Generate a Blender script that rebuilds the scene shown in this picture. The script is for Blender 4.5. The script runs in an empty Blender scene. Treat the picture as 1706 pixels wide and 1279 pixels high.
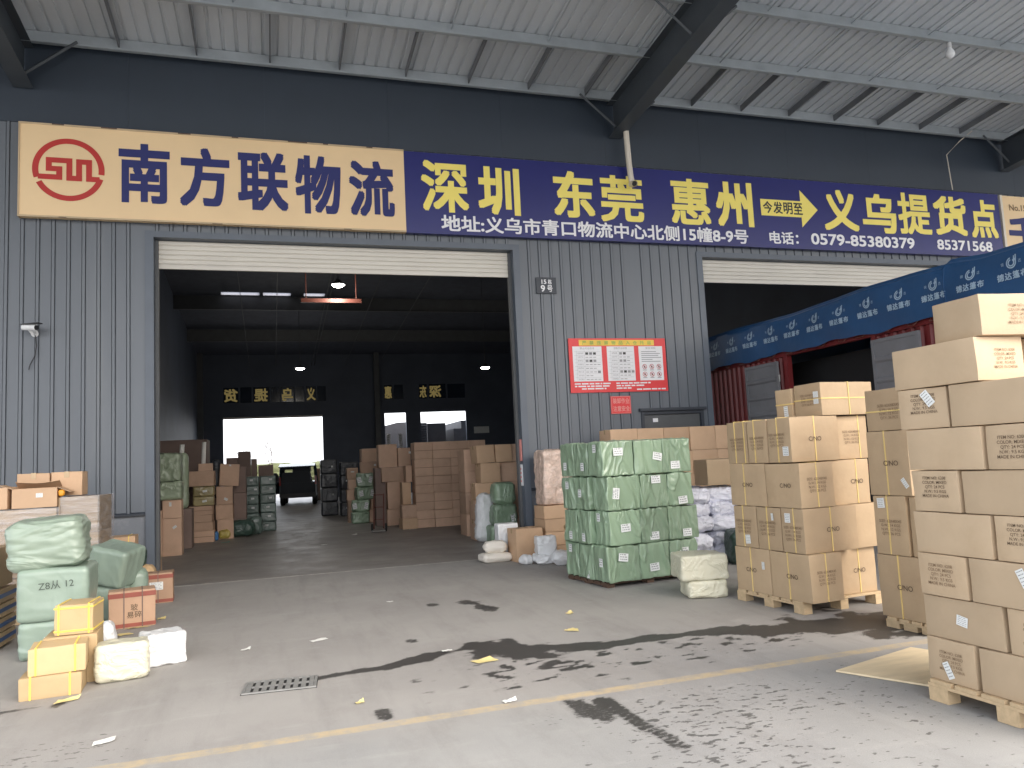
import bpy, bmesh, math, random
import numpy as np
from mathutils import Matrix, Vector, noise

random.seed(7)
SC = bpy.context.scene
COL = SC.collection
RAD = math.radians

# ------------------------------------------------------------------ camera, sky, sun, exposure
cam_data = bpy.data.cameras.new('camera')
cam = bpy.data.objects.new('camera', cam_data)
COL.objects.link(cam)
right, up, fwd = (0.95356, -0.29707, -0.04967), (0.01784, -0.10889, 0.99389), (0.30066, 0.94863, 0.09854)
cam.matrix_world = Matrix(((right[0], up[0], -fwd[0], 0.0), (right[1], up[1], -fwd[1], -12.5327),
                           (right[2], up[2], -fwd[2], 1.6), (0, 0, 0, 1)))
cam_data.sensor_width = 36.0
cam_data.lens = 1281.0 / 1706.0 * 36.0
cam_data.clip_start = 0.1
cam_data.clip_end = 2000
SC.camera = cam

SUN_EL, SUN_AZ = 40, 152          # azimuth clockwise from +Y
w = bpy.data.worlds.new('World')
SC.world = w
w.use_nodes = True
nt = w.node_tree
bg = nt.nodes['Background']
sky = nt.nodes.new('ShaderNodeTexSky')
sky.sky_type = 'NISHITA'
sky.sun_disc = False
sky.sun_elevation = RAD(SUN_EL)
sky.sun_rotation = RAD(SUN_AZ)
sky.air_density = 1.0
sky.dust_density = 6.0
sky.ozone_density = 0.6
cloud = nt.nodes.new('ShaderNodeMix')       # thin even overcast in front of the blue
cloud.data_type = 'RGBA'
cloud.inputs['Factor'].default_value = .65
cloud.inputs['B'].default_value = (8.6, 8.8, 9.2, 1)
nt.links.new(sky.outputs[0], cloud.inputs['A'])
nt.links.new(cloud.outputs['Result'], bg.inputs[0])
bg.inputs[1].default_value = 0.15

sl = bpy.data.lights.new('sun', 'SUN')
sl.energy = .8
sl.angle = RAD(50)
sl.color = (1.0, 0.96, 0.9)
so = bpy.data.objects.new('sun', sl)
COL.objects.link(so)
sd = Vector((math.sin(RAD(SUN_AZ)) * math.cos(RAD(SUN_EL)), math.cos(RAD(SUN_AZ)) * math.cos(RAD(SUN_EL)), math.sin(RAD(SUN_EL))))
so.rotation_euler = sd.to_track_quat('Z', 'Y').to_euler()

SC.view_settings.view_transform = 'Standard'
SC.view_settings.look = 'None'
SC.view_settings.gamma = 1
SC.view_settings.exposure = 1.55
SC.cycles.use_denoising = True
SC.cycles.max_bounces = 10
SC.cycles.diffuse_bounces = 6
SC.cycles.transparent_max_bounces = 12
SC.cycles.sample_clamp_indirect = 6
SC.cycles.caustics_reflective = False
SC.cycles.caustics_refractive = False

# ------------------------------------------------------------------ materials
MATS = {}


def mat(name, col, rough=.6, metal=0., var=.15, vscale=3., rnd=0., bump=0., bscale=40., fold=0., fscale=7., stretch=(1, 1, 1), coat=0., emit=None, spec=.5,
        dirt=0., dirtcol=(.1, .09, .08), dscale=1.2):
    m = bpy.data.materials.new(name)
    m.use_nodes = True
    t = m.node_tree
    N, L = t.nodes, t.links
    b = N['Principled BSDF']
    b.inputs['Roughness'].default_value = rough
    b.inputs['Metallic'].default_value = metal
    b.inputs['Specular IOR Level'].default_value = spec
    if coat:
        b.inputs['Coat Weight'].default_value = coat
        b.inputs['Coat Roughness'].default_value = .15
    tc = N.new('ShaderNodeTexCoord')
    mp = N.new('ShaderNodeMapping')
    mp.inputs['Scale'].default_value = stretch
    L.new(tc.outputs['Object'], mp.inputs['Vector'])
    oi = N.new('ShaderNodeObjectInfo')
    off = N.new('ShaderNodeVectorMath')
    off.operation = 'ADD'
    mul = N.new('ShaderNodeMath')
    mul.operation = 'MULTIPLY'
    mul.inputs[1].default_value = 37.0
    L.new(oi.outputs['Random'], mul.inputs[0])
    L.new(mp.outputs[0], off.inputs[0])
    L.new(mul.outputs[0], off.inputs[1])
    nz = N.new('ShaderNodeTexNoise')
    nz.inputs['Scale'].default_value = vscale
    nz.inputs['Detail'].default_value = 5
    nz.inputs['Roughness'].default_value = .6
    L.new(off.outputs[0], nz.inputs['Vector'])
    mr = N.new('ShaderNodeMapRange')
    mr.inputs['From Min'].default_value = .25
    mr.inputs['From Max'].default_value = .75
    mr.inputs['To Min'].default_value = 1 - var
    mr.inputs['To Max'].default_value = 1 + var
    L.new(nz.outputs[0], mr.inputs[0])
    rv = N.new('ShaderNodeMapRange')
    rv.inputs['To Min'].default_value = 1 - rnd
    rv.inputs['To Max'].default_value = 1 + rnd
    L.new(oi.outputs['Random'], rv.inputs[0])
    m2 = N.new('ShaderNodeMath')
    m2.operation = 'MULTIPLY'
    L.new(mr.outputs[0], m2.inputs[0])
    L.new(rv.outputs[0], m2.inputs[1])
    hs = N.new('ShaderNodeHueSaturation')
    hs.inputs['Color'].default_value = (*col, 1)
    L.new(m2.outputs[0], hs.inputs['Value'])
    outc = hs.outputs[0]
    if dirt:
        dn = N.new('ShaderNodeTexNoise')
        dn.inputs['Scale'].default_value = dscale
        dn.inputs['Detail'].default_value = 8
        dn.inputs['Roughness'].default_value = .7
        L.new(off.outputs[0], dn.inputs['Vector'])
        dr = N.new('ShaderNodeMapRange')
        dr.inputs['From Min'].default_value = .52
        dr.inputs['From Max'].default_value = .72
        dr.inputs['To Max'].default_value = dirt
        L.new(dn.outputs[0], dr.inputs[0])
        mx = N.new('ShaderNodeMix')
        mx.data_type = 'RGBA'
        mx.inputs['B'].default_value = (*dirtcol, 1)
        L.new(dr.outputs[0], mx.inputs['Factor'])
        L.new(outc, mx.inputs['A'])
        outc = mx.outputs['Result']
    L.new(outc, b.inputs['Base Color'])
    if bump:
        bn = N.new('ShaderNodeTexNoise')
        bn.inputs['Scale'].default_value = bscale
        bn.inputs['Detail'].default_value = 4
        L.new(off.outputs[0], bn.inputs['Vector'])
        bp = N.new('ShaderNodeBump')
        bp.inputs['Strength'].default_value = bump
        bp.inputs['Distance'].default_value = .02
        L.new(bn.outputs[0], bp.inputs['Height'])
        L.new(bp.outputs[0], b.inputs['Normal'])
        if fold:      # sharp creases: ridges of a warped noise
            fn_ = N.new('ShaderNodeTexNoise')
            fn_.inputs['Scale'].default_value = fscale
            fn_.inputs['Detail'].default_value = 3
            fn_.inputs['Distortion'].default_value = .9
            L.new(off.outputs[0], fn_.inputs['Vector'])
            s1 = N.new('ShaderNodeMath')
            s1.operation = 'SUBTRACT'
            s1.inputs[1].default_value = .5
            L.new(fn_.outputs[0], s1.inputs[0])
            s2 = N.new('ShaderNodeMath')
            s2.operation = 'ABSOLUTE'
            L.new(s1.outputs[0], s2.inputs[0])
            s3 = N.new('ShaderNodeMapRange')
            s3.inputs['From Max'].default_value = .09
            s3.inputs['To Min'].default_value = 1
            s3.inputs['To Max'].default_value = 0
            s3.interpolation_type = 'SMOOTHSTEP'
            L.new(s2.outputs[0], s3.inputs[0])
            b3 = N.new('ShaderNodeBump')
            b3.inputs['Strength'].default_value = fold
            b3.inputs['Distance'].default_value = .03
            L.new(s3.outputs[0], b3.inputs['Height'])
            L.new(bp.outputs[0], b3.inputs['Normal'])
            L.new(b3.outputs[0], b.inputs['Normal'])
    if emit:
        b.inputs['Emission Color'].default_value = (*emit[0], 1)
        b.inputs['Emission Strength'].default_value = emit[1]
    MATS[name] = m
    return m


M = MATS
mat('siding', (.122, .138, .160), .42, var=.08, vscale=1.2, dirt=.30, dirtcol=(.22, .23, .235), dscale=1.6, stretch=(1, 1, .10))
mat('upper_wall', (.030, .042, .060), .5, var=.10, vscale=.8)  # canopy shade on the upper ribbed wall, put into the colour
mat('dado', (.17, .185, .21), .6, var=.12, vscale=2, bump=.15, bscale=30, dirt=.5, dirtcol=(.42, .42, .41), dscale=2.5)
mat('trim', (.10, .12, .15), .45, var=.08)
mat('dark_trim', (.035, .042, .055), .5)
mat('shutter', (.62, .59, .53), .5, var=.06, dirt=.3, dirtcol=(.35, .33, .3), stretch=(.3, 1, 2))
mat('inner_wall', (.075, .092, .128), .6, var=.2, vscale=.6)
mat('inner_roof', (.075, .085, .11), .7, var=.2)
mat('inner_steel', (.09, .095, .10), .55)
mat('red_steel', (.13, .04, .028), .5)
mat('roof_sheet', (.58, .62, .66), .5, var=.10, vscale=.8, dirt=.25, dirtcol=(.35, .36, .37), stretch=(2, .3, 1))
mat('purlin', (.40, .44, .47), .45, metal=.2, var=.12)
mat('sag_steel', (.17, .18, .195), .5)
mat('rafter', (.06, .072, .085), .5, var=.12)
mat('sign_beige', (.80, .59, .34), .45, var=.05, vscale=.7, dirt=.12, dirtcol=(.55, .4, .26))
mat('sign_blue', (.014, .018, .14), .32, var=.1, vscale=.8)
mat('sign_edge', (.5, .38, .24), .5)
mat('navy', (.013, .019, .125), .6, var=.05)
mat('yellow_letter', (.88, .74, .17), .5, var=.04)
mat('faded_marker', (.07, .09, .075), .6)
mat('white_letter', (.78, .78, .80), .5, var=.04)
mat('black_letter', (.03, .03, .03), .5)
mat('logo_red', (.45, .025, .02), .5, var=.08)
mat('notice_red', (.70, .04, .045), .45, var=.08)
mat('notice_yellow', (.80, .55, .08), .5)
mat('notice_pink', (.75, .30, .27), .5)
mat('paper', (.78, .78, .80), .6, var=.04)
mat('label_paper', (.76, .78, .77), .5, var=.04)
mat('grey_print', (.30, .30, .31), .6)
mat('green_print', (.30, .42, .10), .6)
mat('ink', (.13, .09, .055), .7, var=.3, vscale=30)
mat('faint_ink', (.23, .155, .09), .7, var=.3, vscale=30)
CB = dict(rough=.70, rnd=.13, bump=.08, bscale=25, dirt=.26, dscale=1.8)
mat('card_pale', (.475, .36, .24), var=.06, dirtcol=(.36, .24, .13), **CB)
mat('card_strap', (.45, .33, .207), var=.07, dirtcol=(.32, .2, .11), **CB)
mat('card_orange', (.55, .37, .235), var=.07, dirtcol=(.4, .23, .11), **CB)
mat('card_brown', (.56, .375, .265), var=.09, dirtcol=(.25, .15, .09), **CB)
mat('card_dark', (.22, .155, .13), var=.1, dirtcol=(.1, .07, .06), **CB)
mat('card_yellow', (.54, .39, .215), var=.07, dirtcol=(.45, .27, .08), **CB)
mat('card_red', (.46, .295, .195), var=.08, dirtcol=(.3, .15, .09), **CB)
mat('seam_brown', (.27, .165, .11), .7)
mat('red_tape', (.30, .085, .06), .4)
mat('clear_tape', (.50, .37, .22), .22, spec=.6, var=.1)
mat('strap_yellow', (.74, .56, .22), .4, var=.1)
mat('strap_bright', (.86, .66, .12), .4, var=.1)
mat('strap_blue', (.03, .10, .28), .4)
PL = dict(spec=.7, bump=.25, bscale=12, fold=.28, fscale=3.2)
mat('wrap_green', (.255, .355, .24), .30, var=.12, vscale=2, rnd=.12, stretch=(1, 1, .4), spec=.8, bump=.28, bscale=10, fold=.42, fscale=3.4)
mat('wrap_taut', (.255, .33, .27), .34, var=.10, vscale=1.5, rnd=.06, spec=.7, bump=.12, bscale=10, fold=.10, fscale=2.)
mat('wrap_sage', (.30, .375, .30), .34, var=.10, vscale=2, rnd=.08, stretch=(.5, .5, 1), **PL)
mat('wrap_dim', (.33, .40, .28), .34, var=.15, vscale=2, rnd=.1, **PL)
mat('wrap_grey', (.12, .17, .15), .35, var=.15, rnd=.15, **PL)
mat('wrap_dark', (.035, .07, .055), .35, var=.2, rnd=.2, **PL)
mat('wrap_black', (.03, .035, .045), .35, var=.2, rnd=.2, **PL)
mat('wrap_olive', (.33, .27, .12), .3, var=.2, rnd=.1, **PL)
mat('white_plastic', (.75, .76, .77), .35, var=.05, rnd=.04, bump=.3, bscale=14, fold=.3, fscale=5.)
mat('cream_plastic', (.62, .60, .47), .33, var=.06, rnd=.05, bump=.25, bscale=12, fold=.28, fscale=5.)
mat('canvas', (.80, .75, .67), .8, var=.07, bump=.3, bscale=60)
mat('lilac_sack', (.70, .71, .79), .5, var=.07, rnd=.08, bump=.4, bscale=16, fold=.4, fscale=5.)
mat('kraft', (.58, .40, .22), .7, var=.1, bump=.3, bscale=12)
mat('bubble', (.66, .50, .41), .18, var=.3, vscale=9, bump=1.0, bscale=26, spec=.8)
mat('blue_plastic', (.02, .16, .40), .4)
mat('yellow_plastic', (.50, .40, .10), .3, bump=.4, bscale=15)
mat('orange_plastic', (.8, .35, .03), .4)
mat('pallet_wood', (.55, .41, .25), .75, var=.16, vscale=4, rnd=.05, stretch=(1, 6, 6), bump=.2, bscale=30)
mat('dark_wood', (.10, .06, .04), .8, var=.2, rnd=.1)
mat('plywood', (.70, .58, .39), .7, var=.12, vscale=3, stretch=(1, 5, 1), dirt=.2, dirtcol=(.4, .31, .2))
mat('tarp', (.016, .068, .175), .45, var=.14, vscale=1.5, bump=.25, bscale=9)
mat('tarp_print', (.34, .46, .58), .5, var=.15, vscale=20)
mat('container_red', (.15, .014, .016), .5, var=.18, vscale=3, dirt=.3, dirtcol=(.12, .03, .025))
mat('door_grey', (.17, .175, .19), .5, var=.12, dirt=.35, dirtcol=(.09, .085, .08))
mat('black_inside', (.012, .012, .014), .8)
mat('rubber', (.02, .02, .02), .8)
mat('steel', (.5, .5, .5), .3, metal=.9)
mat('iron', (.30, .30, .29), .55, metal=.4, var=.2, vscale=12)
mat('pvc', (.68, .62, .53), .4, var=.05)
mat('van_paint', (.02, .035, .055), .25, coat=.5)
mat('van_dark', (.018, .026, .04), .5)
mat('van_glass', (.02, .025, .03), .05, spec=.8)
mat('tail_red', (.30, .01, .01), .2)
mat('cctv_white', (.7, .71, .72), .35)
mat('black_plastic', (.015, .015, .017), .4)
mat('lamp_glow', (1, 1, 1), .5, emit=((1.0, .97, .9), 14))
mat('bulb', (.85, .87, .88), .15)
mat('glow_letter', (.6, .45, .1), .5, emit=((.8, .62, .25), .05))  # weak glow stands in for daylight coming through the letters
mat('window_glass', (.02, .03, .05), .15)
mat('bark', (.10, .085, .075), .9)
mat('scrub', (.10, .11, .05), .9, var=.3, vscale=1.5)
mat('paper_yellow', (.76, .63, .28), .6)
mat('paper_white', (.80, .80, .76), .6)
mat('teal', (.10, .35, .33), .5)
mat('far_grey', (.10, .10, .11), .6)


def film_material():
    m = bpy.data.materials.new('stretch_film')
    m.use_nodes = True
    t = m.node_tree
    N, L = t.nodes, t.links
    N.remove(N['Principled BSDF'])
    tr = N.new('ShaderNodeBsdfTransparent')
    tr.inputs[0].default_value = (.93, .93, .95, 1)
    gl = N.new('ShaderNodeBsdfGlossy')
    gl.inputs['Roughness'].default_value = .25
    df = N.new('ShaderNodeBsdfDiffuse')
    df.inputs[0].default_value = (.65, .64, .66, 1)
    nz = N.new('ShaderNodeTexNoise')
    nz.inputs['Scale'].default_value = 5
    nz.inputs['Detail'].default_value = 6
    tc = N.new('ShaderNodeTexCoord')
    mp = N.new('ShaderNodeMapping')
    mp.inputs['Scale'].default_value = (.6, .6, 4)
    L.new(tc.outputs['Object'], mp.inputs[0])
    L.new(mp.outputs[0], nz.inputs['Vector'])
    bp = N.new('ShaderNodeBump')
    bp.inputs['Strength'].default_value = .6
    bp.inputs['Distance'].default_value = .02
    L.new(nz.outputs[0], bp.inputs['Height'])
    L.new(bp.outputs[0], gl.inputs['Normal'])
    mr = N.new('ShaderNodeMapRange')
    mr.inputs['From Min'].default_value = .4
    mr.inputs['From Max'].default_value = .7
    mr.inputs['To Min'].default_value = .05
    mr.inputs['To Max'].default_value = .35
    L.new(nz.outputs[0], mr.inputs[0])
    m1 = N.new('ShaderNodeMixShader')
    m2 = N.new('ShaderNodeMixShader')
    L.new(mr.outputs[0], m1.inputs[0])
    L.new(tr.outputs[0], m1.inputs[1])
    L.new(df.outputs[0], m1.inputs[2])
    m2.inputs[0].default_value = .12
    L.new(m1.outputs[0], m2.inputs[1])
    L.new(gl.outputs[0], m2.inputs[2])
    L.new(m2.outputs[0], N['Material Output'].inputs[0])
    MATS['stretch_film'] = m


film_material()


def skylight_material():
    m = bpy.data.materials.new('skylight_panel')
    m.use_nodes = True
    t = m.node_tree
    N, L = t.nodes, t.links
    N.remove(N['Principled BSDF'])
    tl = N.new('ShaderNodeBsdfTranslucent')
    tl.inputs[0].default_value = (.22, .22, .24, 1)
    L.new(tl.outputs[0], N['Material Output'].inputs[0])
    MATS['skylight_panel'] = m


skylight_material()


# ------------------------------------------------------------------ mesh and object helpers
class MB:
    def __init__(s):
        s.v, s.f, s.m = [], [], []

    def face(s, pts, m=0):
        n = len(s.v)
        s.v += [tuple(p) for p in pts]
        s.f.append(tuple(range(n, n + len(pts))))
        s.m.append(m)

    def box(s, x0, x1, y0, y1, z0, z1, m=0, rot=None):
        n = len(s.v)
        p = [(x, y, z) for z in (z0, z1) for y in (y0, y1) for x in (x0, x1)]
        if rot is not None:
            p = [tuple(rot @ Vector(q)) for q in p]
        s.v += p
        for q in ((0, 2, 3, 1), (4, 5, 7, 6), (0, 1, 5, 4), (2, 6, 7, 3), (0, 4, 6, 2), (1, 3, 7, 5)):
            s.f.append(tuple(n + i for i in q))
            s.m.append(m)

    def tube(s, pts, r, n=8, m=0, cap=True):
        pts = [Vector(p) for p in pts]
        rs = r if isinstance(r, (list, tuple)) else [r] * len(pts)
        base = len(s.v)
        for i, p in enumerate(pts):
            d = (pts[min(i + 1, len(pts) - 1)] - pts[max(i - 1, 0)]).normalized()
            a = d.orthogonal().normalized() if abs(d.z) > .9 else d.cross(Vector((0, 0, 1))).normalized()
            b = d.cross(a)
            for k in range(n):
                t = 2 * math.pi * k / n
                s.v.append(tuple(p + (a * math.cos(t) + b * math.sin(t)) * rs[i]))
        for i in range(len(pts) - 1):
            for k in range(n):
                k2 = (k + 1) % n
                s.f.append((base + i * n + k, base + i * n + k2, base + (i + 1) * n + k2, base + (i + 1) * n + k))
                s.m.append(m)
        if cap:
            s.f.append(tuple(base + k for k in range(n)))
            s.m.append(m)
            s.f.append(tuple(base + (len(pts) - 1) * n + k for k in reversed(range(n))))
            s.m.append(m)

    def prism(s, poly, fn, d0, d1, m=0):
        """poly: 2-D outline; fn(a, b, d) -> 3-D"""
        n = len(poly)
        b = len(s.v)
        s.v += [tuple(fn(a, c, d0)) for a, c in poly] + [tuple(fn(a, c, d1)) for a, c in poly]
        s.f.append(tuple(b + i for i in range(n)))
        s.f.append(tuple(b + n + i for i in reversed(range(n))))
        s.m += [m, m]
        for i in range(n):
            j = (i + 1) % n
            s.f.append((b + i, b + n + i, b + n + j, b + j))
            s.m.append(m)

    def mesh(s, name, smooth=None):
        me = bpy.data.meshes.new(name)
        me.from_pydata(s.v, [], s.f)
        me.polygons.foreach_set('material_index', s.m)
        bm = bmesh.new()
        bm.from_mesh(me)
        bmesh.ops.recalc_face_normals(bm, faces=bm.faces)
        bm.to_mesh(me)
        bm.free()
        if smooth:
            smooth_mesh(me, smooth)
        return me


def smooth_mesh(me, ang=35):
    me.polygons.foreach_set('use_smooth', [True] * len(me.polygons))
    me.set_sharp_from_angle(angle=RAD(ang))
    me.update()


def obj(name, me, m=None, parent=None, loc=None, rz=0., mw=None):
    if isinstance(me, MB):
        me = me.mesh(name)
    if m is not None and not me.materials:
        for q in (m if isinstance(m, (list, tuple)) else [m]):
            me.materials.append(MATS[q])
    o = bpy.data.objects.new(name, me)
    COL.objects.link(o)
    if parent is not None:
        o.parent = parent
    if mw is not None:
        o.matrix_local = mw
    else:
        if loc is not None:
            o.location = loc
        if rz:
            o.rotation_euler = (0, 0, rz)
    return o


def tag(o, label, cat, group=None, kind=None):
    o['label'] = label
    o['category'] = cat
    if group:
        o['group'] = group
    if kind:
        o['kind'] = kind
    return o


def thing(name, label, cat, loc=(0, 0, 0), rz=0., group=None):
    o = bpy.data.objects.new(name, None)
    o.empty_display_size = .2
    COL.objects.link(o)
    o.location = loc
    o.rotation_euler = (0, 0, rz)
    return tag(o, label, cat, group)


def structure(name, me, m):
    o = obj(name, me, m)
    o['kind'] = 'structure'
    return o


# ------------------------------------------------------------------ text
_TXT = {}


def text_data(body, bold=.02, align='LEFT', spacing=1.0):
    key = (body, bold, align, spacing)
    if key in _TXT:
        return _TXT[key]
    cu = bpy.data.curves.new('t', 'FONT')
    cu.body = body
    cu.size = 1.0
    cu.offset = min(bold, .006)
    cu.align_x = align
    cu.space_line = spacing
    cu.resolution_u = 3
    o = bpy.data.objects.new('t', cu)
    COL.objects.link(o)
    dg = bpy.context.evaluated_depsgraph_get()
    me = bpy.data.meshes.new_from_object(o.evaluated_get(dg))
    v = np.array([q.co[:2] for q in me.vertices]) if len(me.vertices) else np.zeros((0, 2))
    f = [tuple(p.vertices) for p in me.polygons]
    bpy.data.meshes.remove(me)
    bpy.data.objects.remove(o)
    bpy.data.curves.remove(cu)
    _TXT[key] = (v, f)
    return v, f


def fit_text(mb, body, x0, x1, z0, z1, y, bold=.02, m=0, mirror=False, fn=None):
    """heavy strokes: the plain outlines are laid over one another with small shifts, each layer 0.15 mm in front of the last"""
    v, f = text_data(body, 0)
    if not len(v):
        return
    lo, hi = v.min(0) - bold, v.max(0) + bold
    k = 1.0
    sh = [(0, 0), (1, 0), (-1, 0), (0, 1), (0, -1), (k, k), (-k, k), (k, -k), (-k, -k)] if bold > .012 else [(0, 0)]
    for i, (dx, dz) in enumerate(sh):
        q = (v + np.array([dx, dz]) * bold - lo) / (hi - lo)
        n = len(mb.v)
        for a, b in q:
            if mirror:
                a = 1 - a
            px, pz = x0 + a * (x1 - x0), z0 + b * (z1 - z0)
            p = fn(px, pz) if fn else (px, y, pz)
            mb.v.append((p[0], p[1] - .00015 * i, p[2]))
        mb.f += [tuple(n + i_ for i_ in p) for p in f]
        mb.m += [m] * len(f)


_TM = {}


def text_mesh(body, size, bold=.012, align='CENTER', mname='ink', spacing=1.0):
    key = (body, size, bold, align, mname, spacing)
    if key not in _TM:
        v, f = text_data(body, bold, align, spacing)
        lo, hi = v.min(0), v.max(0)
        v = (v - (lo + hi) / 2) * size
        me = bpy.data.meshes.new('printed_text')
        me.from_pydata([(a, b, 0) for a, b in v], [], f)
        me.materials.append(MATS[mname])
        _TM[key] = me
    return _TM[key]


def face_mat(face, w, d, h, u, v, rot=0., eps=.005):
    """local matrix on a face of a w*d*h block standing on z=0; u, v measured from the face centre (viewer's right, up)"""
    R = Matrix.Rotation(RAD(rot), 4, 'Z')
    if face == '-y':
        return Matrix.Translation((u, -d / 2 - eps, h / 2 + v)) @ Matrix.Rotation(RAD(90), 4, 'X') @ R
    if face == '-x':
        return Matrix.Translation((-w / 2 - eps, -u, h / 2 + v)) @ Matrix.Rotation(RAD(-90), 4, 'Z') @ Matrix.Rotation(RAD(90), 4, 'X') @ R
    if face == '+x':
        return Matrix.Translation((w / 2 + eps, u, h / 2 + v)) @ Matrix.Rotation(RAD(90), 4, 'Z') @ Matrix.Rotation(RAD(90), 4, 'X') @ R
    return Matrix.Translation((u, v, h + eps)) @ R


# ------------------------------------------------------------------ cartons
def carton_mesh(wd, d, h, seed, jit=.006, bulge=.003, bev=.005, dent=.006):
    rr = random.Random(seed)
    bm = bmesh.new()
    bmesh.ops.create_cube(bm, size=1)
    bmesh.ops.subdivide_edges(bm, edges=bm.edges[:], cuts=3, use_grid_fill=True)
    cor = {}
    sd_ = rr.random() * 90
    for v in bm.verts:
        c = v.co
        n_on = sum(abs(abs(q) - .5) < 1e-4 for q in c)
        p = Vector((c.x * wd, c.y * d, (c.z + .5) * h))
        nv = noise.noise_vector(Vector((c.x * 1.3 + sd_, c.y * 1.3, c.z * 1.3)))
        if n_on == 1:
            a = max(range(3), key=lambda i: abs(c[i]))
            p[a] += math.copysign(1, c[a]) * (nv[a] * bulge)
        p += nv * jit
        if dent and c.z > .2 and n_on >= 2:
            p.z -= abs(nv.x) * dent
        if c.z < -.49:
            p.z = 0
        v.co = p
    ed = [e for e in bm.edges if len(e.link_faces) == 2 and e.calc_face_angle(0) > .9]
    bmesh.ops.bevel(bm, geom=ed, offset=bev, segments=2, affect='EDGES', profile=.6)
    me = bpy.data.meshes.new('carton')
    bm.to_mesh(me)
    bm.free()
    smooth_mesh(me, 40)
    return me


def strap_mesh(wd, d, h, axis, pos, sw=.012):
    b = MB()
    t = .0045
    if axis == 'y':      # band round the x-z section at y = pos
        y0, y1 = pos - sw / 2, pos + sw / 2
        b.box(-wd / 2 - t, -wd / 2, y0, y1, .002, h + t)
        b.box(wd / 2, wd / 2 + t, y0, y1, .002, h + t)
        b.box(-wd / 2, wd / 2, y0, y1, h, h + t)
    elif axis == 'x':
        x0, x1 = pos - sw / 2, pos + sw / 2
        b.box(x0, x1, -d / 2 - t, -d / 2, .002, h + t)
        b.box(x0, x1, d / 2, d / 2 + t, .002, h + t)
        b.box(x0, x1, -d / 2, d / 2, h, h + t)
    else:
        z0, z1 = pos - sw / 2, pos + sw / 2
        b.box(-wd / 2 - t, wd / 2 + t, -d / 2 - t, -d / 2, z0, z1)
        b.box(-wd / 2 - t, wd / 2 + t, d / 2, d / 2 + t, z0, z1)
        b.box(-wd / 2 - t, -wd / 2, -d / 2, d / 2, z0, z1)
        b.box(wd / 2, wd / 2 + t, -d / 2, d / 2, z0, z1)
    return b


def tape_mesh(wd, d, h, axis, tw=.055, drop=.07):
    b = MB()
    t = .0042
    if axis == 'x':
        b.box(-wd / 2 - t, wd / 2 + t, -tw / 2, tw / 2, h + .002, h + t)
        for s in (-1, 1):
            x = sorted((s * wd / 2, s * (wd / 2 + t)))
            b.box(x[0], x[1], -tw / 2, tw / 2, h - drop, h + .002)
    elif axis == 'y':
        b.box(-tw / 2, tw / 2, -d / 2 - t, d / 2 + t, h + .002, h + t)
        for s in (-1, 1):
            y = sorted((s * d / 2, s * (d / 2 + t)))
            b.box(-tw / 2, tw / 2, y[0], y[1], h - drop, h + .002)
    else:   # seam band across the front at mid height
        b.box(-wd / 2, wd / 2, -d / 2 - t, -d / 2, h / 2 - .006, h / 2 + .006)
    return b


_LAB = {}


def label_mesh(wd, h, kind=0):
    key = (wd, h, kind)
    if key not in _LAB:
        b = MB()
        b.box(-wd / 2, wd / 2, -h / 2, h / 2, 0, .0012, 0)
        r = random.Random(int(wd * 1000 + h * 7000) + kind)
        rows = 5 if kind == 0 else 3
        for k in range(rows):
            yy = h / 2 - h * (k + .75) / (rows + .5)
            x = -wd / 2 + wd * .12
            while x < wd / 2 - wd * .2:
                L = wd * r.uniform(.08, .3)
                b.box(x, min(x + L, wd / 2 - wd * .1), yy, yy + h * (.05 if kind == 0 else .12), .0012, .0016, 1)
                x += L + wd * .06
        me = b.mesh('shipping_label')
        me.materials.append(MATS['label_paper'])
        me.materials.append(MATS['grey_print'])
        _LAB[key] = me
    return _LAB[key]


SEED = [100]


def carton(label, group, xr, yr, zr, T=(0, 0, 0), m='card_brown', yaw=0., tape=None, straps=(), strap_mat='strap_yellow',
           prints=(), labels=(), cat='carton', name='carton', **kw):
    """xr, yr, zr: extents in the pile's own frame T = (x, y, turn in degrees)"""
    wd, d, h = xr[1] - xr[0], yr[1] - yr[0], zr[1] - zr[0]
    cx, cy = (xr[0] + xr[1]) / 2, (yr[0] + yr[1]) / 2
    a = RAD(T[2])
    X, Y = T[0] + cx * math.cos(a) - cy * math.sin(a), T[1] + cx * math.sin(a) + cy * math.cos(a)
    SEED[0] += 1
    o = obj(name, carton_mesh(wd, d, h, SEED[0], **kw), m, loc=(X, Y, zr[0]), rz=a + RAD(yaw))
    tag(o, label, cat, group)
    if tape:
        obj('seam' if tape == 'f' else 'tape', tape_mesh(wd, d, h, tape), 'seam_brown' if tape == 'f' else 'clear_tape', o)
    for ax, pos in straps:
        obj('strap', strap_mesh(wd, d, h, ax, pos), strap_mat, o)
    for face, body, size, u, v, ink in prints:
        obj('printed_text', text_mesh(body, size, mname=ink, spacing=1.05), None, o, mw=face_mat(face, wd, d, h, u, v))
    for face, lw, lh, u, v, rot in labels:
        obj('shipping_label', label_mesh(lw, lh), None, o, mw=face_mat(face, wd, d, h, u, v, rot))
    return o


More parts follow.
